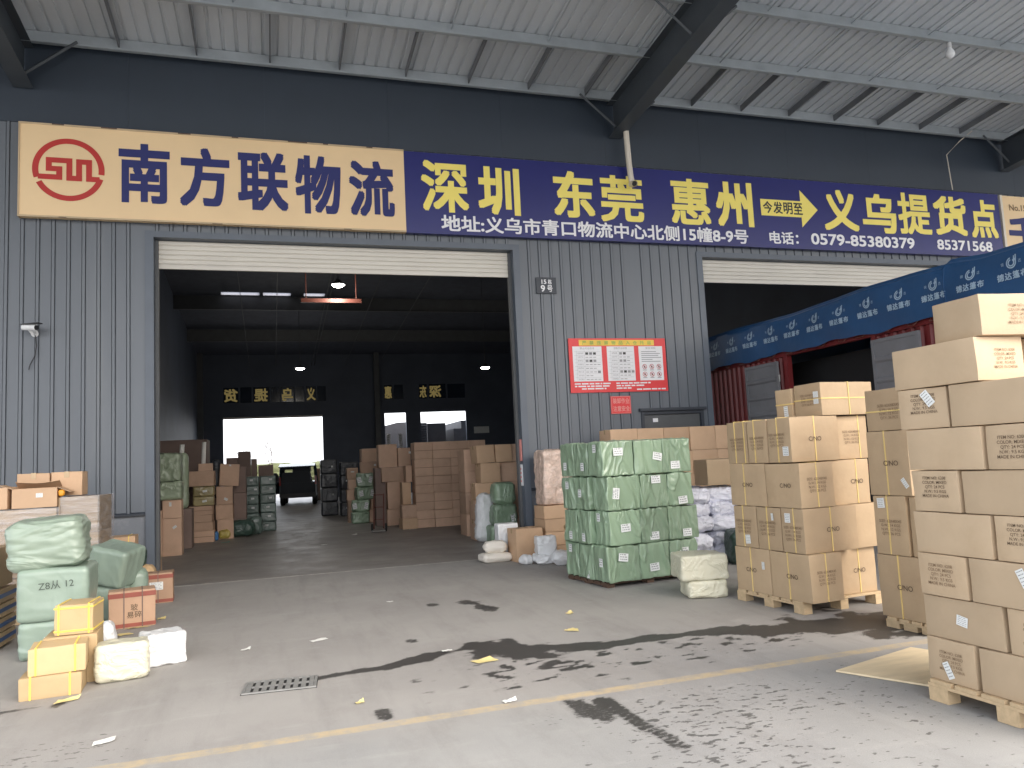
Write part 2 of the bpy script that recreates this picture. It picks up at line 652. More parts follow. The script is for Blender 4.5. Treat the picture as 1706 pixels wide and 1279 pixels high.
# ------------------------------------------------------------------ soft wrapped goods
def soft_mesh(wd, d, h, seed, n=16, r=.05, amp=.012, fold='v', slump=0., freq=9., lump=.03, pinch=0.):
    """rounded block with plastic folds; fold 'v' upright folds, 'h' level folds, 'x' crumpled"""
    idx, vs, fs = {}, [], []
    hx = Vector((wd / 2, d / 2, h / 2))
    rr = min(r, .49 * min(wd, d, h))
    so_ = seed * 7.31

    def vid(i, j, k):
        key = (i, j, k)
        if key in idx:
            return idx[key]
        c = Vector((2 * i / n - 1, 2 * j / n - 1, 2 * k / n - 1))
        c = Vector([math.copysign(abs(q) ** .85, q) for q in c])
        p = Vector((c.x * hx.x, c.y * hx.y, c.z * hx.z))
        inn = Vector([max(-(hx[q] - rr), min(hx[q] - rr, p[q])) for q in range(3)])
        dd = p - inn
        nr = dd.normalized() if dd.length > 1e-6 else Vector((0, 0, 1))
        if dd.length > 1e-6:
            p = inn + nr * rr
        q = Vector((p.x + so_, p.y - so_, p.z + so_ * .5))
        if fold == 'v':
            s1 = Vector((q.x * freq + .8 * q.z * freq * .4, q.y * freq, q.z * freq * .22))
        elif fold == 'h':
            s1 = Vector((q.x * freq * .22, q.y * freq * .22, q.z * freq + q.x * 1.2))
        else:
            s1 = q * freq * .7
        f1 = 1 - min(1, abs(noise.noise(s1)) * 4.0)
        f2 = 1 - min(1, abs(noise.noise(s1 * 2.1 + Vector((3, 1, 7)))) * 3.4)
        big = noise.noise(q * 3.1)
        p = p + nr * (amp * (f1 * .8 + f2 * .35 - .5) + lump * big * min(wd, d, h))
        if pinch:
            e = max(abs(c.x), abs(c.y))
            p.z *= 1 - pinch * max(0, e - .45) ** 1.3
        if slump:
            p.x *= 1 + slump * (.5 - c.z * .5) ** 2
            p.y *= 1 + slump * (.5 - c.z * .5) ** 2
        p.z += h / 2
        p.z = max(p.z, 0.0)
        idx[key] = len(vs)
        vs.append(tuple(p))
        return idx[key]

    for a in range(n):
        for b in range(n):
            for s in (0, n):
                for q in (((s, a, b), (s, a + 1, b), (s, a + 1, b + 1), (s, a, b + 1)),
                          ((a, s, b), (a, s, b + 1), (a + 1, s, b + 1), (a + 1, s, b)),
                          ((a, b, s), (a + 1, b, s), (a + 1, b + 1, s), (a, b + 1, s))):
                    ids = tuple(vid(*t) for t in q)
                    fs.append(ids if s else ids[::-1])
    me = bpy.data.meshes.new('wrapped_bundle')
    me.from_pydata(vs, [], fs)
    me.polygons.foreach_set('use_smooth', [True] * len(fs))
    me.update()
    return me


def soft(name, label, cat, group, xr, yr, zr, m, T=(0, 0, 0), yaw=0., tilt=(0, 0), labels=(), **kw):
    wd, d, h = xr[1] - xr[0], yr[1] - yr[0], zr[1] - zr[0]
    cx, cy = (xr[0] + xr[1]) / 2, (yr[0] + yr[1]) / 2
    a = RAD(T[2])
    X, Y = T[0] + cx * math.cos(a) - cy * math.sin(a), T[1] + cx * math.sin(a) + cy * math.cos(a)
    SEED[0] += 1
    o = obj(name, soft_mesh(wd, d, h, SEED[0], **kw), m, loc=(X, Y, zr[0]))
    o.rotation_euler = (RAD(tilt[0]), RAD(tilt[1]), a + RAD(yaw))
    tag(o, label, cat, group)
    for face, lw, lh, u, v, rot in labels:
        obj('paper_label', label_mesh(lw, lh, 1), None, o, mw=face_mat(face, wd, d, h, u, v, rot, eps=.009))
    return o


def pallet(label, X, Y, rz, wd, d, h=.13, m='pallet_wood'):
    t = thing('wooden_pallet', label, 'pallet', (X, Y, 0), RAD(rz), 'pallets under the goods')
    dk = .022
    b = MB()
    nb = max(4, int(d / .16))
    for k in range(nb):
        y0 = d * k / nb + .012
        b.box(0, wd, y0, y0 + d / nb - .03, h - dk, h)
    obj('deck_boards', b, m, t)
    for x in (0.0, wd / 2 - .05, wd - .10):
        b = MB()
        b.box(x, x + .10, 0, d, h - dk - .02, h - dk - .001)
        for y in (0.0, d / 2 - .07, d - .14):
            b.box(x + .001, x + .099, y + .002, y + .138, .002, h - dk - .021)
        obj('stringer', b, m, t)
    return t


ORD = ['bottom', 'second', 'third', 'fourth', 'fifth', 'sixth', 'seventh', 'eighth', 'top']

# ------------------------------------------------------------------ ground
def vnoise(x, y, fr, seed):
    rs = np.random.RandomState(seed)
    tb = rs.rand(257, 257)
    X, Y = x * fr + 1000, y * fr + 1000
    i, j = np.floor(X).astype(int), np.floor(Y).astype(int)
    fx, fy = X - i, Y - j
    fx, fy = fx * fx * (3 - 2 * fx), fy * fy * (3 - 2 * fy)
    i0, j0, i1, j1 = i % 256, j % 256, (i + 1) % 256, (j + 1) % 256
    return (tb[i0, j0] * (1 - fx) * (1 - fy) + tb[i1, j0] * fx * (1 - fy) + tb[i0, j1] * (1 - fx) * fy + tb[i1, j1] * fx * fy)


def build_ground():
    xs = np.concatenate([[-600, -150, -40, -12, -6], np.arange(-5, 8.001, .035), [9, 12, 20, 50, 160, 600]])
    ys = np.concatenate([[-600, -150, -40, -18, -13], np.arange(-11.5, -1.0, .03), [0, 2, 6, 14, 33, 60, 160, 600]])
    X, Y = np.meshgrid(xs, ys)
    x, y = X.ravel(), Y.ravel()

    def seg(pts, rad):
        best = np.full(x.shape, 9.)
        for (a, b), (ra, rb) in zip(zip(pts[:-1], pts[1:]), zip(rad[:-1], rad[1:])):
            a, b = np.array(a), np.array(b)
            d = b - a
            t = np.clip(((x - a[0]) * d[0] + (y - a[1]) * d[1]) / (d @ d), 0, 1)
            q = np.hypot(x - a[0] - t * d[0], (y - a[1] - t * d[1])) / (ra + (rb - ra) * t)
            best = np.minimum(best, q)
        return best
    fb = .5 * vnoise(x, y, 3.5, 1) + .3 * vnoise(x, y, 9, 2) + .2 * vnoise(x * .6, y, 22, 3)
    q = seg([(.25, -6.22), (.5, -6.17), (.8, -6.14), (1.1, -6.02), (1.4, -5.90), (1.65, -5.86), (1.9, -5.98), (2.2, -6.2), (2.6, -6.31), (3.2, -6.30), (3.8, -6.40),
             (4.4, -6.55), (5.0, -6.72), (5.8, -7.0)], [.03, .045, .05, .08, .12, .13, .17, .15, .10, .09, .11, .2, .36, .5])
    wet = np.clip((1.3 - q - (fb - .5) * 3.0) * 2.2, 0, 1)
    q = seg([(1.55, -6.02), (1.9, -6.2), (2.1, -6.45)], [.12, .2, .16])
    wet = np.maximum(wet, np.clip((1.2 - q - (fb - .5) * 3.2) * 2, 0, 1) * .9)
    # splashes between the stain and the yellow line
    sp = vnoise(x, y * 1.6, 7, 5) * .6 + vnoise(x, y * 1.5, 17, 6) * .4
    zone = np.clip(1 - np.abs(y + 6.8) / .55, 0, 1) * np.clip((x - .9) / .6, 0, 1) * np.clip((5.2 - x) / .8, 0, 1)
    wet = np.maximum(wet, np.clip((sp - .80 + .26 * zone) * 9, 0, 1) * (zone > 0) * .9)
    # where drops were splashed on the yard
    speck = np.clip((np.where(x < 0, -6.5, -7.35) - y) / .5, 0, 1) * np.clip((y + 11.4) / .8, 0, 1) * (np.clip((x - .9) / 1.2, 0, 1) * .9 + np.clip((-.6 - x) / .5, 0, 1) * 1.0 + .25)
    speck = np.maximum(speck, .9 * np.clip(1 - np.abs(y + 6.9) / .6, 0, 1) * np.clip((x - .9) / .6, 0, 1))
    speck *= np.clip(vnoise(x, y, 1.7, 12) * 1.2 + .38, .72, 1.2)
    # tyre marks
    q = seg([(2.05, -7.69), (2.06, -7.95), (2.11, -8.62)], [.07, .065, .05])
    tread = .80 + .20 * np.sign(np.sin(y * 95 + np.abs(x - 2.07) * 60))
    fade = np.clip(1.15 - (-7.7 - y) * .55, .35, 1)
    wet = np.maximum(wet, np.clip((1.1 - q) * 4, 0, 1) * np.where(y > -7.82, 1, tread) * fade * np.clip(.75 + fb, 0, 1))
    q = seg([(1.84, -7.65), (1.88, -7.86), (1.93, -8.05)], [.10, .09, .03])
    wet = np.maximum(wet, np.clip((1.15 - q - (fb - .5) * 3) * 2.5, 0, 1) * .7)
    for px, py, r_ in ((2.17, -3.73, .1), (2.22, -4.2, .09), (2.2, -4.0, .05), (1.73, -3.62, .06), (.67, -7.31, .06), (-1.5, -6.0, .05), (1.2, -5.3, .04)):
        q = np.hypot((x - px), (y - py) * .6) / r_
        wet = np.maximum(wet, np.clip((1.1 - q - (fb - .5) * 2.4) * 3, 0, 1) * .7)
    q = seg([(-3.2, -6.1), (-1.9, -6.05), (-1.62, -6.0)], [.06, .05, .02])
    wet = np.maximum(wet, np.clip((1.1 - q - (fb - .5) * 2.) * 3, 0, 1) * .6)
    nx, ny = len(xs), len(ys)
    me = bpy.data.meshes.new('ground')
    idx = np.arange(nx * ny).reshape(ny, nx)
    fq = np.stack([idx[:-1, :-1], idx[:-1, 1:], idx[1:, 1:], idx[1:, :-1]], -1).reshape(-1, 4)
    me.vertices.add(nx * ny)
    me.vertices.foreach_set('co', np.stack([x, y, np.zeros_like(x)], -1).ravel())
    me.loops.add(fq.size)
    me.loops.foreach_set('vertex_index', fq.ravel())
    me.polygons.add(len(fq))
    me.polygons.foreach_set('loop_start', np.arange(0, fq.size, 4))
    me.update(calc_edges=True)
    at = me.attributes.new('wet', 'FLOAT', 'POINT')
    at.data.foreach_set('value', wet.astype(np.float32))
    at = me.attributes.new('speck', 'FLOAT', 'POINT')
    at.data.foreach_set('value', speck.astype(np.float32))
    m = bpy.data.materials.new('concrete_ground')
    m.use_nodes = True
    t = m.node_tree
    N, L = t.nodes, t.links
    b = N['Principled BSDF']
    tc = N.new('ShaderNodeTexCoord')

    def nz(scale, det=6, rough=.6, st=(1, 1, 1)):
        mp = N.new('ShaderNodeMapping')
        mp.inputs['Scale'].default_value = st
        L.new(tc.outputs['Object'], mp.inputs[0])
        n = N.new('ShaderNodeTexNoise')
        n.inputs['Scale'].default_value = scale
        n.inputs['Detail'].default_value = det
        n.inputs['Roughness'].default_value = rough
        L.new(mp.outputs[0], n.inputs['Vector'])
        return n.outputs[0]

    def rng(src, a, c, lo, hi):
        r = N.new('ShaderNodeMapRange')
        r.inputs['From Min'].default_value = a
        r.inputs['From Max'].default_value = c
        r.inputs['To Min'].default_value = lo
        r.inputs['To Max'].default_value = hi
        L.new(src, r.inputs[0])
        return r.outputs[0]

    def math_(op, a, c=None):
        q = N.new('ShaderNodeMath')
        q.operation = op
        for i, s in enumerate((a, c)):
            if s is None:
                continue
            if isinstance(s, (int, float)):
                q.inputs[i].default_value = s
            else:
                L.new(s, q.inputs[i])
        return q.outputs[0]

    def mix(f, A, B):
        q = N.new('ShaderNodeMix')
        q.data_type = 'RGBA'
        if isinstance(f, (int, float)):
            q.inputs['Factor'].default_value = f
        else:
            L.new(f, q.inputs['Factor'])
        for nm, c in (('A', A), ('B', B)):
            if isinstance(c, tuple):
                q.inputs[nm].default_value = (*c, 1)
            else:
                L.new(c, q.inputs[nm])
        return q.outputs['Result']
    sx = N.new('ShaderNodeSeparateXYZ')
    L.new(tc.outputs['Object'], sx.inputs[0])
    yc = math_('ADD', sx.outputs['Y'], rng(nz(1.5), .3, .7, -.25, .25))
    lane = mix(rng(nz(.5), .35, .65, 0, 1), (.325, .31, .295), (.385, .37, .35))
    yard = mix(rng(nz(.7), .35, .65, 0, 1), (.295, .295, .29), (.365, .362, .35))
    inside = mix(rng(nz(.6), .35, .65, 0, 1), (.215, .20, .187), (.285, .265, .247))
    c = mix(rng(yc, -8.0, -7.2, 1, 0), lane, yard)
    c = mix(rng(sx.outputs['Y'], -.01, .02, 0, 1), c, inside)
    # scuffs and grain
    c = mix(math_('MULTIPLY', rng(nz(2.2, 9, .75, (1, .5, 1)), .5, .75, 0, 1), .35), c, (.19, .175, .16))
    c = mix(math_('MULTIPLY', rng(nz(160, 3, .7), .45, .7, 0, 1), .25), c, (.13, .12, .115))
    c = mix(math_('MULTIPLY', rng(nz(90, 3, .7, (1.3, 1, 1)), .6, .72, 0, 1), .4), c, (.5, .49, .47))
    # drag marks and old tyre lanes
    c = mix(math_('MULTIPLY', rng(nz(1.1, 7, .65, (3.2, .35, 1)), .52, .7, 0, 1), .30), c, (.20, .19, .18))
    c = mix(math_('MULTIPLY', rng(nz(2.6, 8, .7, (.5, 1.6, 1)), .56, .68, 0, 1), .22), c, (.47, .46, .44))
    # faded yellow line and pale door threshold
    dl = math_('ABSOLUTE', math_('SUBTRACT', math_('ADD', sx.outputs['Y'], math_('MULTIPLY', sx.outputs['X'], -.012)), -7.53))
    line = math_('MULTIPLY', rng(dl, .045, .065, 1, 0), rng(nz(7, 8, .75), .38, .6, 1, .25))
    c = mix(math_('MULTIPLY', line, .75), c, (.56, .43, .24))
    dl = math_('ABSOLUTE', math_('SUBTRACT', sx.outputs['Y'], -.02))
    inx = math_('MULTIPLY', rng(sx.outputs['X'], -1.6, -1.5, 0, 1), rng(sx.outputs['X'], 3.9, 4.0, 1, 0))
    thr = math_('MULTIPLY', math_('MULTIPLY', rng(dl, .03, .05, 1, 0), inx), rng(nz(5, 7, .7), .4, .6, .2, 1))
    c = mix(math_('MULTIPLY', thr, .95), c, (.62, .59, .55))
    # wet
    ar = N.new('ShaderNodeAttribute')
    ar.attribute_name = 'wet'
    wetn = math_('ADD', ar.outputs['Fac'], math_('ADD', rng(nz(30, 6, .75, (.55, 1.5, 1)), .3, .7, -.42, .42), rng(nz(110, 4, .7, (.6, 1.3, 1)), .3, .7, -.22, .22)))
    wetm = rng(wetn, .38, .60, 0, 1)
    damp = rng(ar.outputs['Fac'], .02, .5, 0, .28)
    a2 = N.new('ShaderNodeAttribute')
    a2.attribute_name = 'speck'
    spn = math_('ADD', nz(15, 3, .6, (.75, 1.35, 1)), math_('MULTIPLY', math_('SUBTRACT', a2.outputs['Fac'], 1.0), .16))
    spm = rng(spn, .615, .66, 0, .75)
    wetm = math_('MAXIMUM', wetm, spm)
    c = mix(damp, c, (.09, .085, .08))
    c = mix(math_('MULTIPLY', wetm, .90), c, (.026, .024, .023))
    L.new(c, b.inputs['Base Color'])
    ro = rng(wetm, 0, 1, .78, .52)
    insr = math_('MULTIPLY', rng(sx.outputs['Y'], 0, .1, 0, 1), rng(nz(1.3), .35, .65, .18, .38))
    L.new(math_('SUBTRACT', ro, insr), b.inputs['Roughness'])
    bp = N.new('ShaderNodeBump')
    bp.inputs['Strength'].default_value = .22
    bp.inputs['Distance'].default_value = .006
    L.new(nz(70, 5, .7), bp.inputs['Height'])
    L.new(bp.outputs[0], b.inputs['Normal'])
    me.materials.append(m)
    o = bpy.data.objects.new('ground', me)
    COL.objects.link(o)
    o['kind'] = 'structure'


build_ground()

# ------------------------------------------------------------------ warehouse
DL, DR = (-1.65, 4.10), (7.87, 13.67)     # the two door openings
DH, BASE, EAVE = 5.26, 1.10, 8.25
YR = 33.0
wh = thing('warehouse', 'blue grey ribbed warehouse with two tall roller door openings', 'warehouse')


def siding(rects):
    b = MB()
    pr = [(-.030, 0.), (-.024, .014), (-.018, -.016), (.018, -.016), (.024, .014), (.030, 0.)]
    for x0, x1, z0, z1 in rects:
        pts = [(x0, 0.)]
        k = math.ceil((x0 + .035) / .2)
        while k * .2 + .035 < x1:
            pts += [(k * .2 + a, y) for a, y in pr]
            k += 1
        pts.append((x1, 0.))
        for (xa, ya), (xb, yb) in zip(pts[:-1], pts[1:]):
            b.face([(xa, ya, z0), (xb, yb, z0), (xb, yb, z1), (xa, ya, z1)])
    return b


FZ = 6.93
for rc in ((-14, -1.77, BASE, FZ), (-1.77, 4.22, DH + .10, FZ), (4.22, 6.38, BASE, FZ), (6.38, 7.66, 2.36, FZ),
           (7.66, 7.75, BASE, FZ), (7.75, 13.79, DH + .10, FZ), (13.79, 26, BASE, FZ)):
    obj('ribbed_wall', siding([rc]), 'siding', wh)
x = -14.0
while x < 26:            # flat upper wall sheets, canopy shade put into a darker colour
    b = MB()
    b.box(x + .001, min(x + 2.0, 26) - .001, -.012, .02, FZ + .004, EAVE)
    obj('shaded_wall_band', b, 'upper_wall', wh)
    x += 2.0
for x0, x1 in ((-14, -1.77), (4.22, 6.38), (7.66, 7.75), (13.79, 26)):
    b = MB()
    b.box(x0, x1, .03, .30, 0, BASE + .02)
    obj('base_wall', b, 'dado', wh)
for x0, x1 in ((-14, -1.78), (4.23, 6.37), (13.80, 26)):
    b = MB()
    b.prism([(-.035, BASE - .035), (-.035, BASE - .01), (0.028, BASE + .03), (.028, BASE - .035)], lambda a, c, d: (d, a, c), x0, x1)
    obj('drip_trim', b, 'dark_trim', wh)
for (x0, x1) in (DL, DR):
    b = MB()
    for xa, xb in ((x0 - .12, x0), (x1, x1 + .12)):
        b.box(xa, xb, -.022, .34, 0, DH)
    b.box(x0 - .12, x1 + .12, -.022, .34, DH, DH + .10)
    obj('door_frame', b, 'trim', wh)
    b = MB()
    b.box(x0 + .002, x0 + .05, .12, .22, 0, DH - .01)
    obj('guide_rail', b, 'inner_steel', wh)
    b = MB()
    b.box(x1 - .05, x1 - .002, .12, .22, 0, DH - .01)
    obj('guide_rail', b, 'inner_steel', wh)
    b = MB()
    z = DH - .002
    zb = 4.87
    while z > zb + .01:
        z2 = max(z - .075, zb)
        b.prism([(.165, z), (.150, z - .012), (.150, z2 + .012), (.165, z2), (.18, z2), (.18, z)], lambda a, c, d: (d, a, c), x0 + .052, x1 - .052)
        z = z2
    b.box(x0 + .052, x1 - .052, .148, .19, zb - .06, zb - .002)
    obj('roller_shutter', b, 'shutter', wh)
# door in the pier
b = MB()
b.box(6.38, 6.44, -.02, .1, 0, 2.36)
b.box(7.60, 7.66, -.02, .1, 0, 2.36)
b.box(6.34, 7.70, -.07, .1, 2.36, 2.41)
b.box(6.442, 7.598, -.018, .1, 2.30, 2.358)
obj('door_frame', b, 'dark_trim', wh)
dr = obj('door', (lambda q: (q.box(6.445, 7.595, .03, .07, .01, 2.295), q)[1])(MB()), 'inner_steel', wh)
b = MB()
b.box(6.63, 6.73, .024, .029, 2.16, 2.23)
obj('card', b, 'paper', dr)
b = MB()
b.box(7.48, 7.52, -.03, .029, .95, 1.15)
obj('handle', b, 'steel', dr)
# inside shell
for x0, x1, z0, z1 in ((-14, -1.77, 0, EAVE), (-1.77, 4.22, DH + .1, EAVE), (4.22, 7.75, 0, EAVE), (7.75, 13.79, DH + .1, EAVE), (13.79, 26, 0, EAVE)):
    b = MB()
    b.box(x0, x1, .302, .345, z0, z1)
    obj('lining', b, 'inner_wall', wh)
for x in (-3.95, 15.3):
    b = MB()
    b.box(x, x + .15, .35, YR, 0, 9.7)
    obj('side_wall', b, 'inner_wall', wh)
# rear wall with two doors and strip windows
R1, R2, R3, RH = (-2.50, 2.88), (6.45, 7.72), (8.60, 11.40), 4.74
WZ0, WZ1 = 5.55, 6.42
b = MB()
xs = [(-3.8, R1[0]), (R1[1], R2[0]), (R2[1], R3[0]), (R3[1], 15.3)]
for x0, x1 in xs:
    b.box(x0, x1, YR, YR + .2, 0, RH)
b.box(-3.8, 15.3, YR, YR + .2, RH + .001, WZ0)
b.box(-3.8, 15.3, YR, YR + .2, WZ1, 9.0)
W = [(-2.47, -1.68), (-1.58, -.98), (-.88, -.02), (.08, .55), (.62, 1.30), (1.4, 1.9), (1.99, 2.55), (2.62, 3.1), (6.46, 6.95), (7.05, 7.6), (8.55, 9.05), (9.15, 10.2), (10.3, 11.4)]
px = -3.8
for x0, x1 in W:
    b.box(px, x0, YR, YR + .2, WZ0 + .001, WZ1 - .001)
    px = x1
b.box(px, 15.3, YR, YR + .2, WZ0 + .001, WZ1 - .001)
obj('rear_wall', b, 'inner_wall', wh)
RT = {0: '货', 2: '提', 4: '乌', 6: '义', 8: '惠', 10: '东', 11: '深'}
for i, (x0, x1) in enumerate(W):
    b = MB()
    b.box(x0, x1, YR + .05, YR + .07, WZ0, WZ1)
    o = obj('window', b, 'window_glass', wh)
    if i in RT:
        q = MB()
        xm = min(x1, x0 + .8)
        fit_text(q, RT[i], x0 + .04, xm - .03, WZ0 + .06, WZ1 - .08, YR + .045, bold=.03, mirror=True)
        obj('sign_lettering', q, 'glow_letter', o)
# roof over the hall, with translucent strips
b = MB()
SK = [(-1.9, -.35, 21.5, 21.9), (-.2, .95, 21.5, 21.9), (-1.9, -.35, 22.9, 23.25), (-.2, .95, 22.9, 23.25), (1.5, 2.4, 21.5, 21.9)]


def roof_z(y):
    return 8.27 + .0875 * (y if y < 16.5 else 33 - y)


ysr = [.0, 16.5, 21.5, 21.9, 22.9, 23.25, 33.2]
xsr = [-3.95, -1.9, -.35, -.2, .95, 1.5, 2.4, 15.45]
for ya, yb in zip(ysr[:-1], ysr[1:]):
    for xa, xb in zip(xsr[:-1], xsr[1:]):
        if any(abs(s[0] - xa) < .01 and abs(s[2] - ya) < .01 for s in SK):
            continue
        b.face([(xa, ya, roof_z(ya)), (xb, ya, roof_z(ya)), (xb, yb, roof_z(yb)), (xa, yb, roof_z(yb))])
        b.face([(xa, ya, roof_z(ya) + .12), (xb, ya, roof_z(ya) + .12), (xb, yb, roof_z(yb) + .12), (xa, yb, roof_z(yb) + .12)])
obj('hall_roof', b, 'inner_roof', wh)
for x0, x1, y0, y1 in SK:
    b = MB()
    b.face([(x0, y0, roof_z(y0)), (x1, y0, roof_z(y0)), (x1, y1, roof_z(y1)), (x0, y1, roof_z(y1))])
    obj('skylight', b, 'skylight_panel', wh)
for yy in (5.5, 11, 16.5, 22, 27.5):
    b = MB()
    z = roof_z(yy)
    b.box(-3.8, 15.3, yy - .09, yy + .09, z - .62, z - .60)
    b.box(-3.8, 15.3, yy - .012, yy + .012, z - .599, z - .02)
    obj('roof_beam', b, 'inner_steel', wh)
for x in (-1.05, .35, 2.3, 2.45, 4.2, 6.1):
    b = MB()
    b.tube([(x, .6, roof_z(.6) - .75), (x, 16.4, roof_z(16.4) - .75), (x, 32.5, roof_z(32.5) - .75)], .014, 6)
    obj('sprinkler_pipe', b, 'inner_steel', wh)
b = MB()
b.box(.95, 2.75, 11.1, 11.22, 6.66, 6.78)
for x in (1.1, 2.6):
    b.tube([(x, 11.16, 6.80), (x, 11.16, roof_z(11.1) - .62)], .015, 6)
obj('crane_beam', b, 'red_steel', wh)
for x in (6.0, 15.15, -3.65):
    for y in (.5, 32.7):
        b = MB()
        b.box(x - .15, x + .15, y - .14, y + .14, 0, 8.6)
        obj('column', b, 'inner_steel', wh)
b = MB()
b.box(11.85, 12.8, YR - .05, YR - .01, 3.35, 3.75)
obj('notice_plate', b, 'label_paper', wh)
for x0, x1 in (R1,):
    b = MB()
    b.box(x0 - .01, x1 + .01, YR - .02, YR - .002, RH - .10, RH + .0)
    obj('rear_shutter', b, 'shutter', wh)
# posters on the jamb's inner side
b = MB()
b.box(4.085, 4.099, .03, .30, 1.58, 1.95, 0)
b.box(4.085, 4.099, .03, .26, 1.16, 1.52, 1)
for k in range(4):
    b.box(4.083, 4.0849, .06, .24, 1.22 + .07 * k, 1.25 + .07 * k, 0)
obj('safety_poster', b, ['notice_pink', 'paper'], wh)

# ceiling lamps (lit in the photograph)
for i, (x, y, z) in enumerate(((2.03, 10.75, 7.12), (1.30, 22.5, 6.1), (8.6, 18.2, 5.5))):
    lab = ['lit high bay lamp beside the rusty red roof beam', 'lit high bay lamp above the rear doorway', 'lit high bay lamp far right above the carton wall'][i]
    t = thing('high_bay_lamp', lab, 'ceiling lamp', (x, y, z), 0, 'lit lamps inside the hall')
    b = MB()
    b.tube([(0, 0, .18), (0, 0, .1), (0, 0, 0.01)], [.05, .12, .20], 16)
    obj('lamp_shade', b, 'inner_steel', t)
    b = MB()
    b.tube([(0, 0, -.05), (0, 0, 0.005)], [.12, .19], 16)
    obj('lamp_disc', b, 'lamp_glow', t)
    b = MB()
    b.tube([(0, 0, .18), (0, 0, roof_z(y) - z - .1)], .012, 6)
    obj('hanger', b, 'inner_steel', t)
    ld = bpy.data.lights.new('lamp_light', 'POINT')
    ld.energy = 32
    ld.shadow_soft_size = .2
    ld.color = (1, .93, .82)
    lo = bpy.data.objects.new('lamp_light', ld)
    COL.objects.link(lo)
    lo.parent = t
    lo.location = (0, 0, -.28)

# ------------------------------------------------------------------ canopy over the lane
cn = thing('canopy', 'pale corrugated canopy roof over the loading lane', 'canopy')
CS = math.tan(RAD(5))
CY = -12.6


def cz(y):
    return 8.29 - CS * y


b = MB()
pts = []
k = -100
while k * .2 < 30:
    x = k * .2
    pts += [(x - .028, 0), (x - .018, .026), (x + .018, .026), (x + .028, 0)]
    k += 1
for (xa, za), (xb, zb) in zip(pts[:-1], pts[1:]):
    b.face([(xa, CY, cz(CY) + za), (xb, CY, cz(CY) + zb), (xb, .0, cz(0) + zb), (xa, .0, cz(0) + za)])
obj('roof_sheet', b, 'roof_sheet', cn)
PY = [-.16] + [-1.49 - 1.38 * i for i in range(12)]
for y in PY:
    b = MB()
    z = cz(y)
    b.box(-20, 30, y - .006, y + .006, z - .205, z - .008)
    b.box(-20, 30, y - .075, y - .0061, z - .210, z - .203)
    b.box(-20, 30, y + .0061, y + .075, z - .012, z - .005)
    b.box(-20, 30, y - .078, y - .071, z - .202, z - .185)
    obj('purlin', b, 'purlin', cn)
for x in (-3.4, 6.2, 15.7):
    b = MB()
    d0, d1 = .62, .54
    za, zb = cz(-.05) - .215, cz(CY) - .215
    ya, yb = -.05, CY
    b.prism([(ya, za), (yb, zb), (yb, zb - d1), (ya, za - d0)], lambda a, c, d: (d, a, c), x - .006, x + .006)
    b.prism([(ya, za - d0), (yb, zb - d1), (yb, zb - d1 - .014), (ya, za - d0 - .014)], lambda a, c, d: (d, a, c), x - .13, x + .13)
    b.prism([(ya, za), (yb, zb), (yb, zb + .012), (ya, za + .012)], lambda a, c, d: (d, a, c), x - .13, x + .13)
    obj('rafter', b, 'rafter', cn)
    for y in PY[0:4:2] + [PY[5]]:
        for s in (-1, 1):
            b = MB()
            z = cz(y)
            b.tube([(x + s * .08, y - .10, z - .72), (x + s * .75, y - .10, z - .17)], .024, 4)
            obj('knee_brace', b, 'rafter', cn)
bx = -16.4
i = 0
while bx < 28:
    if min(abs(bx - q) for q in (-3.4, 6.2, 15.7)) > .35:
        i += 1
        yb = PY[1]
        wdt = .011
        b = MB()
        b.box(bx - wdt, bx + wdt, 0, 1, -.14, -.02, rot=Matrix(((1, 0, 0, 0), (0, PY[0] - yb, 0, yb), (0, cz(PY[0]) - cz(yb), 1, cz(yb)), (0, 0, 0, 1))))
        obj('sag_bar', b, 'sag_steel', cn)
    bx += 1.10
bx = -10.0
while bx < 24:
    b = MB()
    b.tube([(bx, PY[1], cz(PY[1]) - .10), (bx, PY[-1], cz(PY[-1]) - .10)], .012, 5)
    obj('tie_rod', b, 'purlin', cn)
    bx += 1.6

# ------------------------------------------------------------------ sign boards
YS = -.14
sg = thing('sign_board', 'beige company sign board with red emblem and navy characters above the left door', 'sign', group='fascia signs')
b = MB()
b.box(-3.41, 2.218, YS, -.03, 5.47, 6.875)
b.box(-3.43, -3.411, YS - .012, -.03, 5.46, 6.885, 1)
b.box(-3.41, 2.218, YS - .012, YS, 6.86, 6.885, 1)
b.box(-3.41, 2.218, YS - .012, YS, 5.46, 5.485, 1)
for xx, L in ((-3.0, .16), (-2.35, .22), (-1.28, .18), (-.5, .10), (.35, .3), (.9, .08), (1.6, .1)):
    b.box(xx, xx + L, YS - .0135, YS - .0121, 6.868, 6.884, 2)
for xx, L in ((-2.9, .1), (-.8, .15), (1.2, .12)):
    b.box(xx, xx + L, YS - .0135, YS - .0121, 5.462, 5.472, 2)
obj('panel', b, ['sign_beige', 'sign_edge', 'dark_wood'], sg)
b = MB()
for c, x0, x1, z0, z1 in (('南', -2.11, -1.4, 5.74, 6.67), ('方', -1.26, -0.54, 5.73, 6.67), ('联', -0.42, 0.34, 5.71, 6.67), ('物', 0.45, 1.17, 5.70, 6.67), ('流', 1.3, 2.04, 5.70, 6.65)):
    fit_text(b, c, x0, x1, z0, z1, YS - .004, bold=.030)
obj('lettering', b, 'navy', sg)


